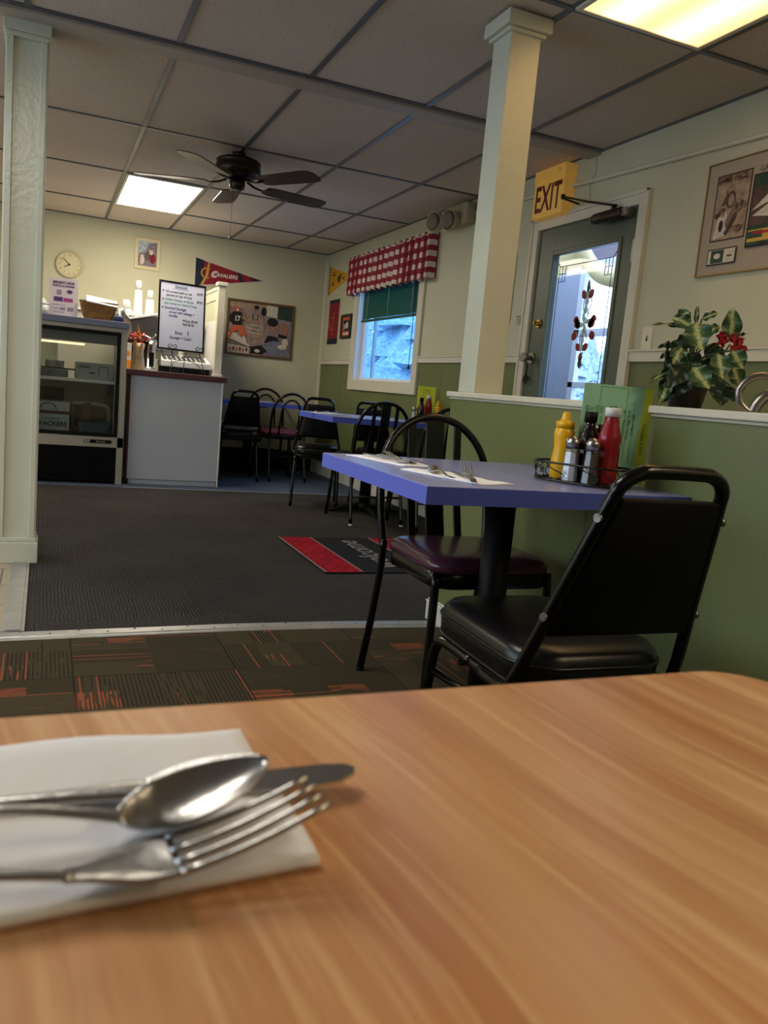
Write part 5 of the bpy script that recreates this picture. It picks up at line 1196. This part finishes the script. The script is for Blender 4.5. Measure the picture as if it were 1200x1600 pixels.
L2((1052, 535), (1042, 562), 26, .06, .09); L2((1046, 515), (1072, 535), 30, .04, .05, mat=darkleaf)
L2((1106, 542), (1117, 580), 30, .08, .10); L2((1126, 535), (1145, 562), 30, .06, .07); L2((1132, 560), (1146, 590), 26, .04, .05)
L2((1072, 566), (1100, 597), 36, .10, .12); L2((1064, 562), (1036, 600), 34, .05, .08, mat=darkleaf)
L2((1050, 565), (1007, 594), 12, .03, .06); L2((1046, 580), (1035, 622), 34, .04, .06, mat=darkleaf); L2((1040, 590), (1030, 625), 20, .05, .08)
L2((1120, 585), (1122, 620), 34, .04, .05, mat=darkleaf); L2((1135, 590), (1140, 612), 22, .03, .03, mat=darkleaf); L2((1040, 530), (1015, 535), 12, .0, .01, mat=darkleaf); L2((1040, 540), (1020, 552), 13, .0, .01, mat=darkleaf)
L2((1085, 530), (1120, 545), 26, .0, .0, mat=darkleaf); L2((1045, 545), (1030, 570), 22, .0, .0, mat=darkleaf); L2((1060, 540), (1080, 575), 34, .0, .03, mat=darkleaf); L2((1095, 545), (1100, 590), 34, .0, .03, mat=darkleaf); L2((1065, 580), (1055, 610), 30, .06, .07, mat=darkleaf); L2((1110, 575), (1110, 610), 26, .06, .06, mat=darkleaf)
L2((1050, 520), (1040, 548), 24, .01, .02, mat=darkleaf)
L2((1125, 512), (1146, 504), 6, .0, .0, mat=darkleaf, stem=False)
fl = None
for a_, b_ in (((1128, 528), (1150, 533)), ((1126, 526), (1142, 514)), ((1124, 526), (1135, 535)), ((1118, 522), (1100, 512)), ((1114, 525), (1102, 524)), ((1120, 520), (1130, 508)), ((1112, 522), (1105, 506))):
    leaf(None, tp(*a_, .04), tp(*b_, .05), (cv+zv*.3), 14*S1, .004, redleaf, t, 'petal')
mb = MB(); mb.tube(spline([stem_root, tp(1100, 560, .03), tp(1122, 524, .04)], 5), .002, 6); obj('stem', mb, stemm, t)
# kettle-like watering can
KX, KY = 1.60, 1.435; kk = Vector((KX, KY, .9662)); SK = .00150
t = thing('metal_watering_can', 'brushed steel watering can with a big ring handle at the right edge', 'watering can', (KX, KY, .9662))
def kp(px_, py_, c=0): return kk+av*((px_-1195)*SK)+zv*((634-py_)*SK)+cv*c
mb = MB(); mb.tube(spline([kp(1166, 634), kp(1152, 622), kp(1146, 605), kp(1151, 590), kp(1163, 579), kp(1180, 574.5), kp(1196, 578), kp(1206, 588), kp(1212, 600)], 5), .009, 12, rr=None); obj('handle', mb, brushed, t)
mb = MB(); mb.tube(spline([kp(1171, 634), kp(1176, 620), kp(1186, 607), kp(1202, 599), kp(1225, 598)], 5), .014, 14, rr=None); obj('spout', mb, brushed, t)
mb = MB(); mb.lathe([(0,0),(.05,0),(.055,.01),(.05,.045),(.03,.058),(.0,.06)], kp(1238, 634), 24); obj('body', mb, brushed, t)

# ------------------------------------------------------------------ counter
mb = MB(); mb.box((.645, 6.93, .045), (1.40, 7.55, .90)); mb.box((.66, 6.945, 0), (1.385, 7.53, .045)); t = thing('service_counter', 'pale grey service counter with a maroon-edged top beside the cooler', 'counter', (1.02, 7.2, 0)); obj('body', mb, counterp, t, bevel=.003)
mb = MB(); mb.box((.632, 6.928, .04), (.648, 6.96, .90)); obj('corner_strip', mb, maroon, t, bevel=.002)
mb = MB(); mb.box((1.392, 6.926, 0), (1.404, 7.10, .90)); obj('corner_strip', mb, white, t, bevel=.002)
mb = MB(); mb.box((.60, 6.905, .90), (1.43, 7.62, .945)); obj('countertop', mb, maroon, t, bevel=.004)
mb = MB(); mb.box((.60, 6.93, .945), (1.425, 7.6, .9475)); obj('laminate_top', mb, M('pale_counter_surface', (176, 176, 180), .35), t)
# partition screen on counter end
mb = MB(); mb.box((1.375, 7.24, .948), (1.44, 7.305, 1.735)); mb.box((1.365, 7.22, .948), (1.45, 7.325, .97)); mb.box((1.362, 7.222, 1.735), (1.453, 7.322, 1.765)); 
t = thing('screen_partition', 'cream panelled screen wall with a capped post behind the counter', 'partition', (1.44, 7.9, 0)); obj('post', mb, trimp, t, bevel=.004)
mb = MB(); mb.box((1.388, 7.31, .95), (1.432, 8.59, 1.70)); mb.box((1.388, 7.64, 0), (1.432, 8.59, .95)); obj('panel', mb, M('pale_sage_panel', (196, 198, 172), .5), t)
mb = MB(); mb.box((1.375, 7.31, 1.70), (1.445, 8.59, 1.73)); mb.box((1.381, 7.31, 1.62), (1.388, 8.59, 1.70)); mb.box((1.381, 7.33, 1.44), (1.388, 7.39, 1.62)); obj('cap_rail', mb, trimp, t, bevel=.003)
mb = MB(); mb.box((1.382, 7.31, .95), (1.388, 8.59, 1.44)); obj('splash_panel', mb, white, t)
# specials board on easel
t = thing('specials_board', 'white dry-erase menu board with black frame and handwritten specials, on the counter', 'sign board', (1.02, 7.02, .95))
bl, br_, tl_ = Vector((.848, 7.0, 1.135)), Vector((1.238, 7.02, 1.128)), Vector((.79, 7.09, 1.70)); r_ = (br_-bl).normalized(); u_ = (tl_-bl); BH = u_.length; u_ = (u_-r_*u_.dot(r_)).normalized(); BW = (br_-bl).length
fr = (bl, r_, u_)
mb = MB(); mb.prism([(0,0),(BW,0),(BW,BH),(0,BH)], fr, -.012, .0); obj('white_panel', mb, M('dry_erase_white', (196, 200, 222), .25), t)
mb = MB(); f_ = .014
for a in ((0,0,BW,f_),(0,BH-f_,BW,BH),(0,f_,f_,BH-f_),(BW-f_,f_,BW,BH-f_)): mb.prism([(a[0],a[1]),(a[2],a[1]),(a[2],a[3]),(a[0],a[3])], fr, -.015, .006)
obj('frame', mb, black, t, bevel=.002)
def bt_(s_, x_, y_, sz, m_, al='LEFT'): text('handwriting', s_, sz, m_, t, fr, (x_, y_), .001, align=al, shear=.15, ext=.0002, bold=.0003, sx=.82)
bt_('Specials', .18, BH-.04, .040, blueink, 'CENTER'); mb = MB(); mb.rect(.11, BH-.062, .25, BH-.060, fr, .001)
for yy in (BH-.085, BH-.155, BH-.225): mb.poly(ell(.035, yy, .006, .008, 10), fr, .001)
obj('marker_dots', mb, ink, t)
bt_('1/2 corned beef on rye', .05, BH-.088, .029, ink); bt_('$7.95', .315, BH-.078, .026, ink); bt_('served w/ cup of soup', .06, BH-.118, .029, ink)
bt_('Grilled Cheese w/ bacon', .05, BH-.155, .029, greenink); bt_('$7.95', .315, BH-.146, .026, ink); bt_('ham served w/ a bowl of soup', .045, BH-.187, .027, greenink)
bt_('Smoked Sausage', .05, BH-.225, .033, blueink); bt_('served with cabbage +', .085, BH-.258, .029, blueink); bt_('noodles', .085, BH-.288, .029, blueink)
bt_('Whole $9.00', .20, BH-.318, .029, ink); bt_('Half $6.00', .20, BH-.348, .029, ink); bt_('Soup:', .14, BH-.425, .038, blueink); bt_('Sausage + Cabb.!', .10, BH-.468, .033, blueink)
t = thing('easel_stand', 'black scrolled wire easel holding up the specials board', 'easel', (1.08, 7.0, .947))
mb = MB()
for cx in (.085, .315):
    p0 = bl+r_*(cx+.04)
    for s in (-1, 1):
        pts = [fr[0]+r_*(cx+.04+s*(.022-.020*math.cos(a)*(1-a/9)+.0))+u_*(.030+.022*math.sin(a)*(1-a/9))+Vector((0,-.012,0)) for a in [i*.55 for i in range(11)]]
        mb.tube(pts, .003, 6)
    mb.tube([p0+u_*.008+Vector((0,-.012,0)), p0+Vector((0,.0,-.03)), Vector((p0.x+(.0 if cx < .2 else .02), 7.0, 1.05)), Vector((p0.x-(.01 if cx < .2 else -.05), 6.99, .95))], .0032, 6)
mb.tube(spline([(.99, 7.0, .955), (.985, 7.0, 1.03), (1.06, 7.01, 1.055), (1.16, 7.01, 1.045), (1.22, 7.0, .99), (1.225, 7.0, .952)], 5), .0032, 6)
for x_ in (.97, 1.02): mb.tube([(x_+.025*math.cos(a)*(1-a/10), 6.995, .975+.022*math.sin(a)*(1-a/10)) for a in [i*.5 for i in range(14)]], .0028, 6)
mb.tube([(1.1, 7.02, 1.3), (1.1, 7.2, .95)], .003, 6); obj('wire_frame', mb, black, t)
# vase with flowers
VX, VY = .705, 7.02
t = thing('flower_vase', 'slim vase with orange-red dried flowers and a yellow spike on the counter', 'vase', (VX, VY, .947))
mb = MB(); mb.lathe([(0,0),(.058,0),(.06,.01),(.048,.09),(.042,.15),(.052,.215),(.048,.213),(.038,.15),(.044,.09),(.05,.012),(0,.012)], (VX, VY, .947), 24); obj('vase_body', mb, M('mottled_green_orange_glaze', (176, 150, 110), .25, var=.45, vscale=14), t)
rnd = random.Random(5); redf = M('rust_petals', (186, 62, 34), .8, var=.4, vscale=60); yelf = M('yellow_petals', (226, 184, 50), .8)
for k in range(34):
    a = rnd.uniform(0, 2*PI); r = rnd.uniform(.01, .075); zz = 1.175+rnd.uniform(0, .075)-r*.25; c_ = Vector((VX-.01+r*math.cos(a)*1.1, VY+r*math.sin(a)*.7, zz)); mb = MB()
    for q in range(5):
        b_ = q*2*PI/5+k; d_ = Vector((math.cos(b_), math.sin(b_)*.6, rnd.uniform(-.2, .6))).normalized(); e2 = Vector((-math.sin(b_), math.cos(b_)*.4, .3)).normalized(); mb.add([c_, c_+d_*.012+e2*.007, c_+d_*.024, c_+d_*.012-e2*.007], [(0,1,2,3)])
    obj('flower_head', mb, redf, t)
for k in range(9):
    mb = MB(); c_ = Vector((VX+.0-.006*k*.3, VY-.01, 1.19+k*.014)); rr__ = .018*(1-k/11)
    for q in range(5):
        b_ = q*2*PI/5+k; d_ = Vector((math.cos(b_), math.sin(b_), .6)).normalized(); e2 = Vector((-math.sin(b_), math.cos(b_), .2)); mb.add([c_, c_+d_*rr__+e2*.005, c_+d_*rr__*1.8, c_+d_*rr__-e2*.005], [(0,1,2,3)])
    obj('yellow_blossom', mb, yelf, t)
for k in range(6):
    a = k*1.05; mb = MB(); mb.tube([(VX, VY, 1.1), (VX-.02+.07*math.cos(a), VY+.04*math.sin(a), 1.2)], .0018, 5); obj('stem', mb, stemm, t)
# orange box, napkin dispenser, register and hood machine
t = thing('candy_box', 'orange and white display box behind the vase on the counter', 'box', (.635, 7.22, .947)); mb = MB(); mb.box((.595, 7.18, .947), (.665, 7.28, 1.16), 0); obj('carton', mb, white, t, bevel=.002)
mb = MB(); mb.box((.594, 7.178, .955), (.666, 7.18, 1.02)); mb.prism(ell(.63, 1.075, .025, .025), (Vector((0, 7.18, 0)), Vector((1,0,0)), Vector((0,0,1))), 0, .002); obj('orange_print', mb, M('bright_orange_print', (236, 146, 34), .5), t)
t = thing('napkin_dispenser', 'tall chrome napkin dispenser left of the specials board', 'napkin dispenser', (.83, 7.2, .947)); mb = MB(); mb.rings([[(.825+a*.042*s, 7.2+b*.055*s, z) for a, b in rrect(1, 1, .3, 4)] for z, s in ((.947, 1.1), (.97, 1.1), (.972, .95), (1.15, .7), (1.19, .45), (1.2, .1))]); obj('shell', mb, chrome, t)
mb = MB(); mb.box((.805, 7.142, .99), (.845, 7.152, 1.10)); obj('napkin_slot', mb, blackmat, t)
t = thing('cash_register', 'grey and white cash register behind the specials board', 'cash register', (1.15, 7.42, .947))
mb = MB(); mb.box((.935, 7.32, .948), (1.35, 7.56, 1.0)); obj('cash_drawer', mb, blackmat, t, bevel=.004)
mb = MB(); mb.rings([[(x, y, z) for x, y, z in ((.93, 7.30, 1.0), (1.36, 7.30, 1.0), (1.36, 7.58, 1.0), (.93, 7.58, 1.0))], [(x, y, z) for x, y, z in ((.93, 7.30, 1.05), (1.36, 7.30, 1.05), (1.36, 7.58, 1.11), (.93, 7.58, 1.11))]], smooth=False); obj('keyboard_body', mb, white, t, bevel=.008)
mb = MB()
for i in range(9):
    for j in range(3): mb.box((.95+i*.042, 7.34+j*.06, 1.055+j*.014), (.98+i*.042, 7.375+j*.06, 1.07+j*.014))
obj('keys', mb, gridm, t, bevel=.002)
mb = MB(); mb.box((.95, 7.5, 1.11), (1.10, 7.58, 1.19)); mb.box((1.14, 7.5, 1.11), (1.32, 7.58, 1.16)); obj('display', mb, steel, t, bevel=.006)
t = thing('slanted_hood_machine', 'dark drink machine with a slanted white top behind the vase', 'drink machine', (.76, 7.5, .947))
mb = MB(); mb.rings([[(.66, 7.40, z), (.88, 7.40, z), (.88, 7.62, z), (.66, 7.62, z)] for z in (.947, 1.20)], smooth=False); obj('base_body', mb, blackmat, t, bevel=.006)
mb = MB(); mb.rings([[(.60, 7.38, 1.20), (.70, 7.38, 1.20), (.70, 7.62, 1.20), (.60, 7.62, 1.20)], [(.595, 7.38, 1.44), (.66, 7.38, 1.37), (.66, 7.62, 1.37), (.595, 7.62, 1.44)]], smooth=False); obj('side_panel', mb, M('taupe_panel', (116, 100, 96), .5), t)
mb = MB(); mb.add([(.70, 7.38, 1.20), (.90, 7.38, 1.22), (.90, 7.38, 1.42), (.66, 7.38, 1.36), (.70, 7.62, 1.20), (.90, 7.62, 1.22), (.90, 7.62, 1.42), (.66, 7.62, 1.36)], [(0,1,2,3),(7,6,5,4),(0,4,5,1),(1,5,6,2),(2,6,7,3),(3,7,4,0)]); obj('dark_housing', mb, M('dark_grey_housing', (62, 60, 62), .35), t, bevel=.004)
mb = MB(); mb.add([(.655, 7.37, 1.365), (.905, 7.37, 1.43), (.905, 7.63, 1.43), (.655, 7.63, 1.365), (.655, 7.37, 1.385), (.905, 7.37, 1.45), (.905, 7.63, 1.45), (.655, 7.63, 1.385)], [(0,3,2,1),(4,5,6,7),(0,1,5,4),(1,2,6,5),(2,3,7,6),(3,0,4,7)]); mb.add([(.59, 7.37, 1.44), (.655, 7.37, 1.365), (.655, 7.63, 1.365), (.59, 7.63, 1.44), (.59, 7.37, 1.455), (.655, 7.37, 1.385), (.655, 7.63, 1.385), (.59, 7.63, 1.455)], [(0,3,2,1),(4,5,6,7),(0,1,5,4),(1,2,6,5),(2,3,7,6),(3,0,4,7)]); obj('white_top', mb, white, t, bevel=.003)
mb = MB(); mb.tube([(.77, 7.385, 1.25), (.84, 7.36, 1.22), (.88, 7.35, 1.26)], .01, 8); mb.box((.80, 7.35, 1.19), (.90, 7.40, 1.215)); mb.box((.86, 7.36, 1.05), (.93, 7.40, 1.17)); obj('steel_tap', mb, chrome, t, bevel=.003)
# back shelf with cup stacks behind
t = thing('back_shelf', 'white cabinet with a flat top along the back wall holding cup stacks', 'cabinet', (.6, 8.0, 0)); mb = MB(); mb.box((.1, 7.75, .0), (1.33, 8.55, 1.42)); obj('cabinet_body', mb, M('warm_white_cabinet', (200, 196, 180), .5), t, bevel=.003)
mb = MB(); mb.box((.09, 7.73, 1.42), (1.35, 8.56, 1.44)); obj('shelf_top', mb, white, t, bevel=.003)
def cupstack(x, y, z, h, r, label):
    t = thing('foam_cup_stack', label, 'cups', (x, y, z), 0, 'stacks of white foam cups')
    mb = MB(); z0 = 0; rr_ = r
    while z0 < h-.07:
        f = 1-.30*z0/h; mb.lathe([(r*f, z0), (r*f*1.02, z0+.003), (r*f, z0+.007), (r*f*.985, z0+.018)], (x, y, z), 20); z0 += .018
    f = 1-.30*z0/h; mb.lathe([(r*f*.99, z0), (r*.55, z0+.08), (r*.45, z0+.084), (0, z0+.085)], (x, y, z), 20); obj('cups', mb, white, t)
cupstack(.760, 7.80, 1.44, .275, .043, 'tallest stack of white foam cups behind the drink machine')
cupstack(.865, 7.80, 1.44, .205, .043, 'shorter right-hand stack of white foam cups')
cupstack(.66, 7.80, 1.44, .105, .055, 'low wide stack of white foam cups at the left')

# ------------------------------------------------------------------ display cooler
CX0, CX1, CY0, CY1 = -.165, .602, 6.86, 7.36
t = thing('display_cooler', 'glass-front display cooler with black lower grille beside the counter', 'cooler', (.22, 7.15, 0))
mb = MB(); mb.box((CX0, CY0, 1.222), (CX1, CY1, 1.255)); mb.box((CX0, CY0, .30), (CX1, CY0+.05, .385)); mb.box((CX1-.05, CY0, .0), (CX1, CY0+.05, 1.222)); mb.box((CX0, CY0, .0), (CX0+.05, CY0+.05, 1.222)); mb.box((CX1-.015, CY0+.05, .02), (CX1, CY1, 1.222)); mb.box((CX0, CY0+.05, .02), (CX0+.015, CY1, 1.222)); mb.box((CX0, CY0+.05, .385), (CX1, CY1, .40)); mb.box((CX0, CY0+.05, .02), (CX1, CY1, .05))
obj('cabinet', mb, coolframe, t, bevel=.003)
mb = MB(); mb.box((CX0-.005, CY0-.015, 1.256), (CX1+.01, CY1+.01, 1.305)); obj('top_slab', mb, slateblue, t, bevel=.003)
mb = MB()
gx0, gx1, gz0, gz1 = CX0+.05, CX1-.05, .387, 1.222
for a in ((gx0, gz0, gx1, gz0+.028), (gx0, gz1-.028, gx1, gz1), (gx0, gz0+.028, gx0+.022, gz1-.028), (gx1-.028, gz0+.028, gx1, gz1-.028)): mb.box((a[0], CY0-.006, a[1]), (a[2], CY0+.03, a[3]))
do = obj('door_frame', mb, blackmat, t, bevel=.003)
mb = MB(); mb.add([(gx0+.02, CY0+.01, gz0+.02), (gx1-.02, CY0+.01, gz0+.02), (gx1-.02, CY0+.01, gz1-.02), (gx0+.02, CY0+.01, gz1-.02)], [(0,1,2,3)]); obj('glass', mb, glass_cooler, t)
mb = MB(); mb.box((gx0, CY0+.02, 1.12), (gx1, CY0+.12, 1.20)); obj('inner_valance', mb, interior, t, bevel=.004)
mb = MB(); mb.box((gx0+.02, CY0+.06, 1.095), (gx0+.40, CY0+.10, 1.112)); obj('lamp_tube', mb, M('cooler_lamp', (240, 225, 190), .4, emis=(255, 226, 180), es=1.0), t, bevel=.004)
mb = MB()
for k in range(22): mb.box((gx0, CY0+.07+k*.018, .812), (gx1, CY0+.0735+k*.018, .816))
mb.box((gx0, CY0+.055, .808), (gx1, CY0+.062, .83)); mb.box((gx0, CY0+.25, .807), (gx1, CY0+.257, .812)); obj('wire_shelf', mb, white, t)
mb = MB()
for x_ in (gx0+.005, gx1-.012): mb.box((x_, CY0+.055, .40), (x_+.007, CY0+.062, 1.1)); mb.box((x_, CY1-.06, .40), (x_+.007, CY1-.05, 1.2))
mb.box((gx0, CY1-.012, .40), (gx1, CY1-.004, .80)); obj('shelf_post', mb, brushed, t)
mb = MB(); mb.box((gx0-.02, CY0+.012, .02), (gx1+.0, CY0+.02, .298))
for k in range(9): mb.obox(((gx0+gx1)/2-.01, CY0+.008, .035+k*.031), ((gx1-gx0)/2-.01, 0, 0), (0, .008, .004), (0, -.001, .005))
obj('grille', mb, blackmat, t)
fr = (Vector((.405, CY0, .345)), Vector((1,0,0)), Vector((0,0,1)))
mb = MB(); mb.prism([(-.105,-.014),(.105,-.014),(.105,.014),(-.105,.014)], fr, 0, .003); obj('badge_plate', mb, blackmat, t)
mb = MB(); mb.prism([(-.10,-.013),(-.06,-.013),(-.06,.013),(-.10,.013)], fr, .003, .004); obj('badge_emblem', mb, M('silver_emblem', (196, 190, 176), .3, .7), t)
text('badge_lettering', 'true', .030, bpy.data.materials['silver_emblem'], t, fr, (.02, .001), .0035, sx=1.4, shear=.2)
text('badge_lettering', 'T', .022, blackmat, t, fr, (-.08, .0), .0045)
# contents
def carton(label, x0, x1, y0, y1, z0, z1, fm, writing):
    t = thing('cardboard_box', label, 'box', ((x0+x1)/2, (y0+y1)/2, z0)); mb = MB(); mb.box((x0, y0, z0), (x1, y1, z1)); obj('carton', mb, fm, t, bevel=.003)
    fr = (Vector(((x0+x1)/2, y0, (z0+z1)/2)), Vector((1,0,0)), Vector((0,0,1))); writing(t, fr, (x1-x0)/2, (z1-z0)/2); return t
def w_cr(t, fr, w_, h_):
    mb = MB(); mb.rect(-w_, .02, w_, .045, fr, .001); obj('brown_band', mb, brown, t)
    mb = MB(); mb.tube([fr[0]+fr[1]*(.06*math.cos(a)-.01)+fr[2]*(.055+.05*math.sin(a))+Vector((0,-.002,0)) for a in [PI*i/10 for i in range(11)]], .004, 6); obj('arch_print', mb, ink, t)
    text('print', 'A FAVORITE', .026, ink, t, fr, (.01, -.02), .001); text('print', 'CRACKERS', .05, ink, t, fr, (.01, -.06), .001, bold=.001)
carton('crackers box on the lower shelf inside the cooler', -.11, .19, 6.93, 7.25, .402, .635, cardboard, w_cr)
def w_up(t, fr, w_, h_):
    mb = MB()
    for a in ((.03, -.04, .034, .04), (.10, -.04, .104, .04), (.03, .036, .104, .04)): mb.rect(a[0], a[1], a[2], a[3], fr, .001)
    mb.rect(-.04, -.02, .0, -.01, fr, .001); obj('printed_mark', mb, ink, t); text('print', 'LINERS', .03, ink, t, fr, (-.08, .03), .001, bold=.0006)
carton('pale printed box on the upper shelf inside the cooler', .225, .51, 6.93, 7.2, .832, .965, cardboard, w_up)
def w_none(t, fr, w_, h_):
    text('print', 'M', .02, ink, t, fr, (0, 0), .001)
carton('low grey box at the left of the upper cooler shelf', -.11, .17, 6.94, 7.2, .832, .89, M('grey_card', (110, 118, 118), .6), w_none)
carton('dark brown box behind the crackers inside the cooler', -.11, .15, 7.26, 7.40, .402, .74, M('dark_card', (70, 58, 52), .7), w_none)
t = thing('food_tray', 'maroon tray of white lids at the top left inside the cooler', 'tray', (.04, 7.07, .893)); mb = MB(); mb.box((-.11, 6.94, .893), (.22, 7.2, .905)); obj('tray', mb, maroon, t, bevel=.003)
mb = MB(); mb.box((-.10, 6.96, .906), (-.03, 7.1, .97)); mb.box((.0, 6.96, .906), (.14, 7.1, .96)); obj('contents', mb, M('mixed_food_wrap', (150, 150, 140), .4, var=.5, vscale=30), t, bevel=.006)
t = thing('steel_pan', 'grey rectangular pan at the lower right inside the cooler', 'pan', (.385, 7.0, .402))
def ringr(cx, cy, w_, d_, z): return [(cx+a, cy+b, z) for a, b in rrect(w_, d_, .02, 4)]
mb = MB(); mb.rings([ringr(.385, 7.0, .11, .06, .402), ringr(.385, 7.0, .13, .075, .49), ringr(.385, 7.0, .137, .08, .492), ringr(.385, 7.0, .128, .072, .491), ringr(.385, 7.0, .108, .058, .41)], smooth=False); obj('pan_body', mb, M('grey_enamel', (92, 104, 110), .4), t)
t = thing('wood_scoop_holder', 'tapered brown block standing in the grey pan inside the cooler', 'block', (.325, 6.99, .41)); mb = MB(); mb.rings([[(.325+a*.045, 6.99+b*.03, .411) for a, b in rrect(1, 1, .1, 2)], [(.325+a*.028, 6.99+b*.02, .645) for a, b in rrect(1, 1, .1, 2)]], smooth=False); obj('block', mb, M('reddish_brown', (92, 62, 58), .5), t)
t = thing('white_rack', 'cream plastic rack standing behind the pan inside the cooler', 'rack', (.37, 7.2, .402)); mb = MB(); mb.tube(spline([(.22, 7.2, .40), (.22, 7.2, .58), (.24, 7.2, .62), (.45, 7.2, .62), (.50, 7.2, .58), (.505, 7.2, .40)], 5), .018, 8); mb.tube([(.22, 7.2, .42), (.505, 7.2, .42)], .012, 8); obj('rack_frame', mb, M('cream_plastic', (204, 196, 172), .4), t)
# things on the cooler
ZC = 1.3055
fr = (Vector((.118, 7.0, ZC)), Vector((1,0,0)), Vector((0, .06, 1)).normalized())
t = thing('flyer_stand', 'upright clear stand with a purple-printed flyer on top of the cooler', 'flyer', (.118, 7.0, ZC)); mb = MB(); mb.prism([(-.107,0),(.107,0),(.107,.295),(-.107,.295)], fr, -.002, 0); mb.prism([(-.107,0),(.107,0),(.107,.003),(-.107,.003)], fr, -.05, .0); obj('flyer_sheet', mb, M('lilac_paper', (220, 208, 214), .7), t)
pk = M('purple_ink', (96, 52, 116), .7); pk2 = M('magenta_ink', (170, 70, 130), .7)
text('flyer_title', 'BENEFIT RIDE', .026, pk, t, fr, (0, .26), .001, bold=.001); text('flyer_title', 'RAFFLE & DINNER', .020, pk, t, fr, (0, .235), .001, bold=.0006)
mb = MB(); mb.rect(-.05, .165, -.015, .205, fr, .001, 2); mb.poly(ell(.045, .195, .022, .015), fr, .001, 0); mb.rect(-.07, .115, -.005, .15, fr, .001, 0); mb.rect(.0, .115, .07, .145, fr, .001, 1); mb.rect(-.02, .05, .015, .07, fr, .001, 2); mb.rect(.03, .045, .075, .075, fr, .001, 2); obj('flyer_pictures', mb, [pk, pk2, M('grey_ink', (150, 140, 156), .7)], t)
for k, s_ in enumerate(('Saturday at noon', 'Food and music', 'Bring a friend')): text('flyer_text', s_, .014, bpy.data.materials['grey_ink'], t, fr, (-.03, .09-.028*k), .001)
t = thing('wicker_basket', 'brown wicker basket of paper napkins on top of the cooler', 'basket', (.385, 7.05, ZC))
def bring(s, z, sx=1.0): return [(.385+a*.14*s, 7.05+b*.08*s, z) for a, b in rrect(1, 1, .25, 5)]
mb = MB(); mb.rings([bring(.72, ZC), bring(.85, ZC+.04), bring(.95, ZC+.09), bring(1.02, ZC+.14), bring(1.06, ZC+.145), bring(.98, ZC+.14), bring(.8, ZC+.04), bring(.68, ZC+.01)], smooth=False)
obj('basket_body', mb, wicker, t)
mb = MB(); mb.obox((.405, 7.0, ZC+.152), (.118, 0, -.012), (0, .05, .026), (0, -.002, .004)); mb.obox((.39, 7.05, ZC+.138), (.115, 0, 0), (0, .062, 0), (0, 0, .012)); tag(obj('napkin_stack', mb, paper, loc=(.40, 7.05, ZC+.14), bevel=.001), 'white paper napkins piled in the wicker basket', 'napkins')
t = thing('blue_tin', 'small dark blue tin beside the wicker basket on the cooler', 'tin', (.53, 6.95, ZC)); mb = MB(); mb.box((.49, 6.92, ZC), (.57, 6.99, ZC+.035)); obj('tin_body', mb, M('dark_blue_tin', (34, 44, 84), .3), t, bevel=.006)
mb = MB(); mb.box((.50, 6.925, ZC+.036), (.565, 6.985, ZC+.05)); obj('tin_lid', mb, M('grey_blue_lid', (110, 120, 150), .3), t, bevel=.004)
t = thing('clear_cup', 'clear plastic cup behind the blue tin on the cooler', 'cup', (.555, 7.03, ZC)); mb = MB(); mb.lathe([(0,0),(.027,0),(.038,.12),(.036,.12),(.025,.004),(0,.004)], (.555, 7.03, ZC), 20); obj('cup_body', mb, glass_jar, t)
t = thing('white_tub', 'white lidded tub at the left end of the cooler top', 'tub', (-.03, 7.0, ZC)); mb = MB(); mb.lathe([(0,0),(.045,0),(.05,.075),(0,.076)], (-.035, 7.0, ZC), 24); obj('tub_body', mb, white, t); mb = MB(); mb.lathe([(.052,.076),(.052,.088),(.035,.09),(.025,.115),(.01,.125),(0,.125)], (-.035, 7.0, ZC), 24); obj('tub_lid', mb, white, t)
# ------------------------------------------------------------------ welcome mat
t = thing('welcome_mat', 'black welcome mat with red woven stripes on the charcoal carpet', 'mat', (1.72, 4.22, .001))
mb = MB(); mb.box((1.34, 3.77, .001), (2.14, 4.69, .009)); obj('mat_base', mb, matblack, t, bevel=.003)
for x0, x1 in ((1.345, 1.545), (1.935, 2.135)):
    mb = MB(); mb.box((x0, 3.775, .009), (x1, 4.685, .0105)); obj('red_stripe', mb, matred, t)
    for xx in (x0-.001, x1+.001): mb = MB(); mb.box((xx-.005, 3.775, .009), (xx+.005, 4.685, .011)); obj('grey_line', mb, matgrey, t)
text('welcome_lettering', 'welcome', .20, matgrey, t, (Vector((1.745, 4.23, .0105)), Vector((0,1,0)), Vector((-1,0,0))), (0, 0), .0, sx=1.0, shear=.15, bold=.002)
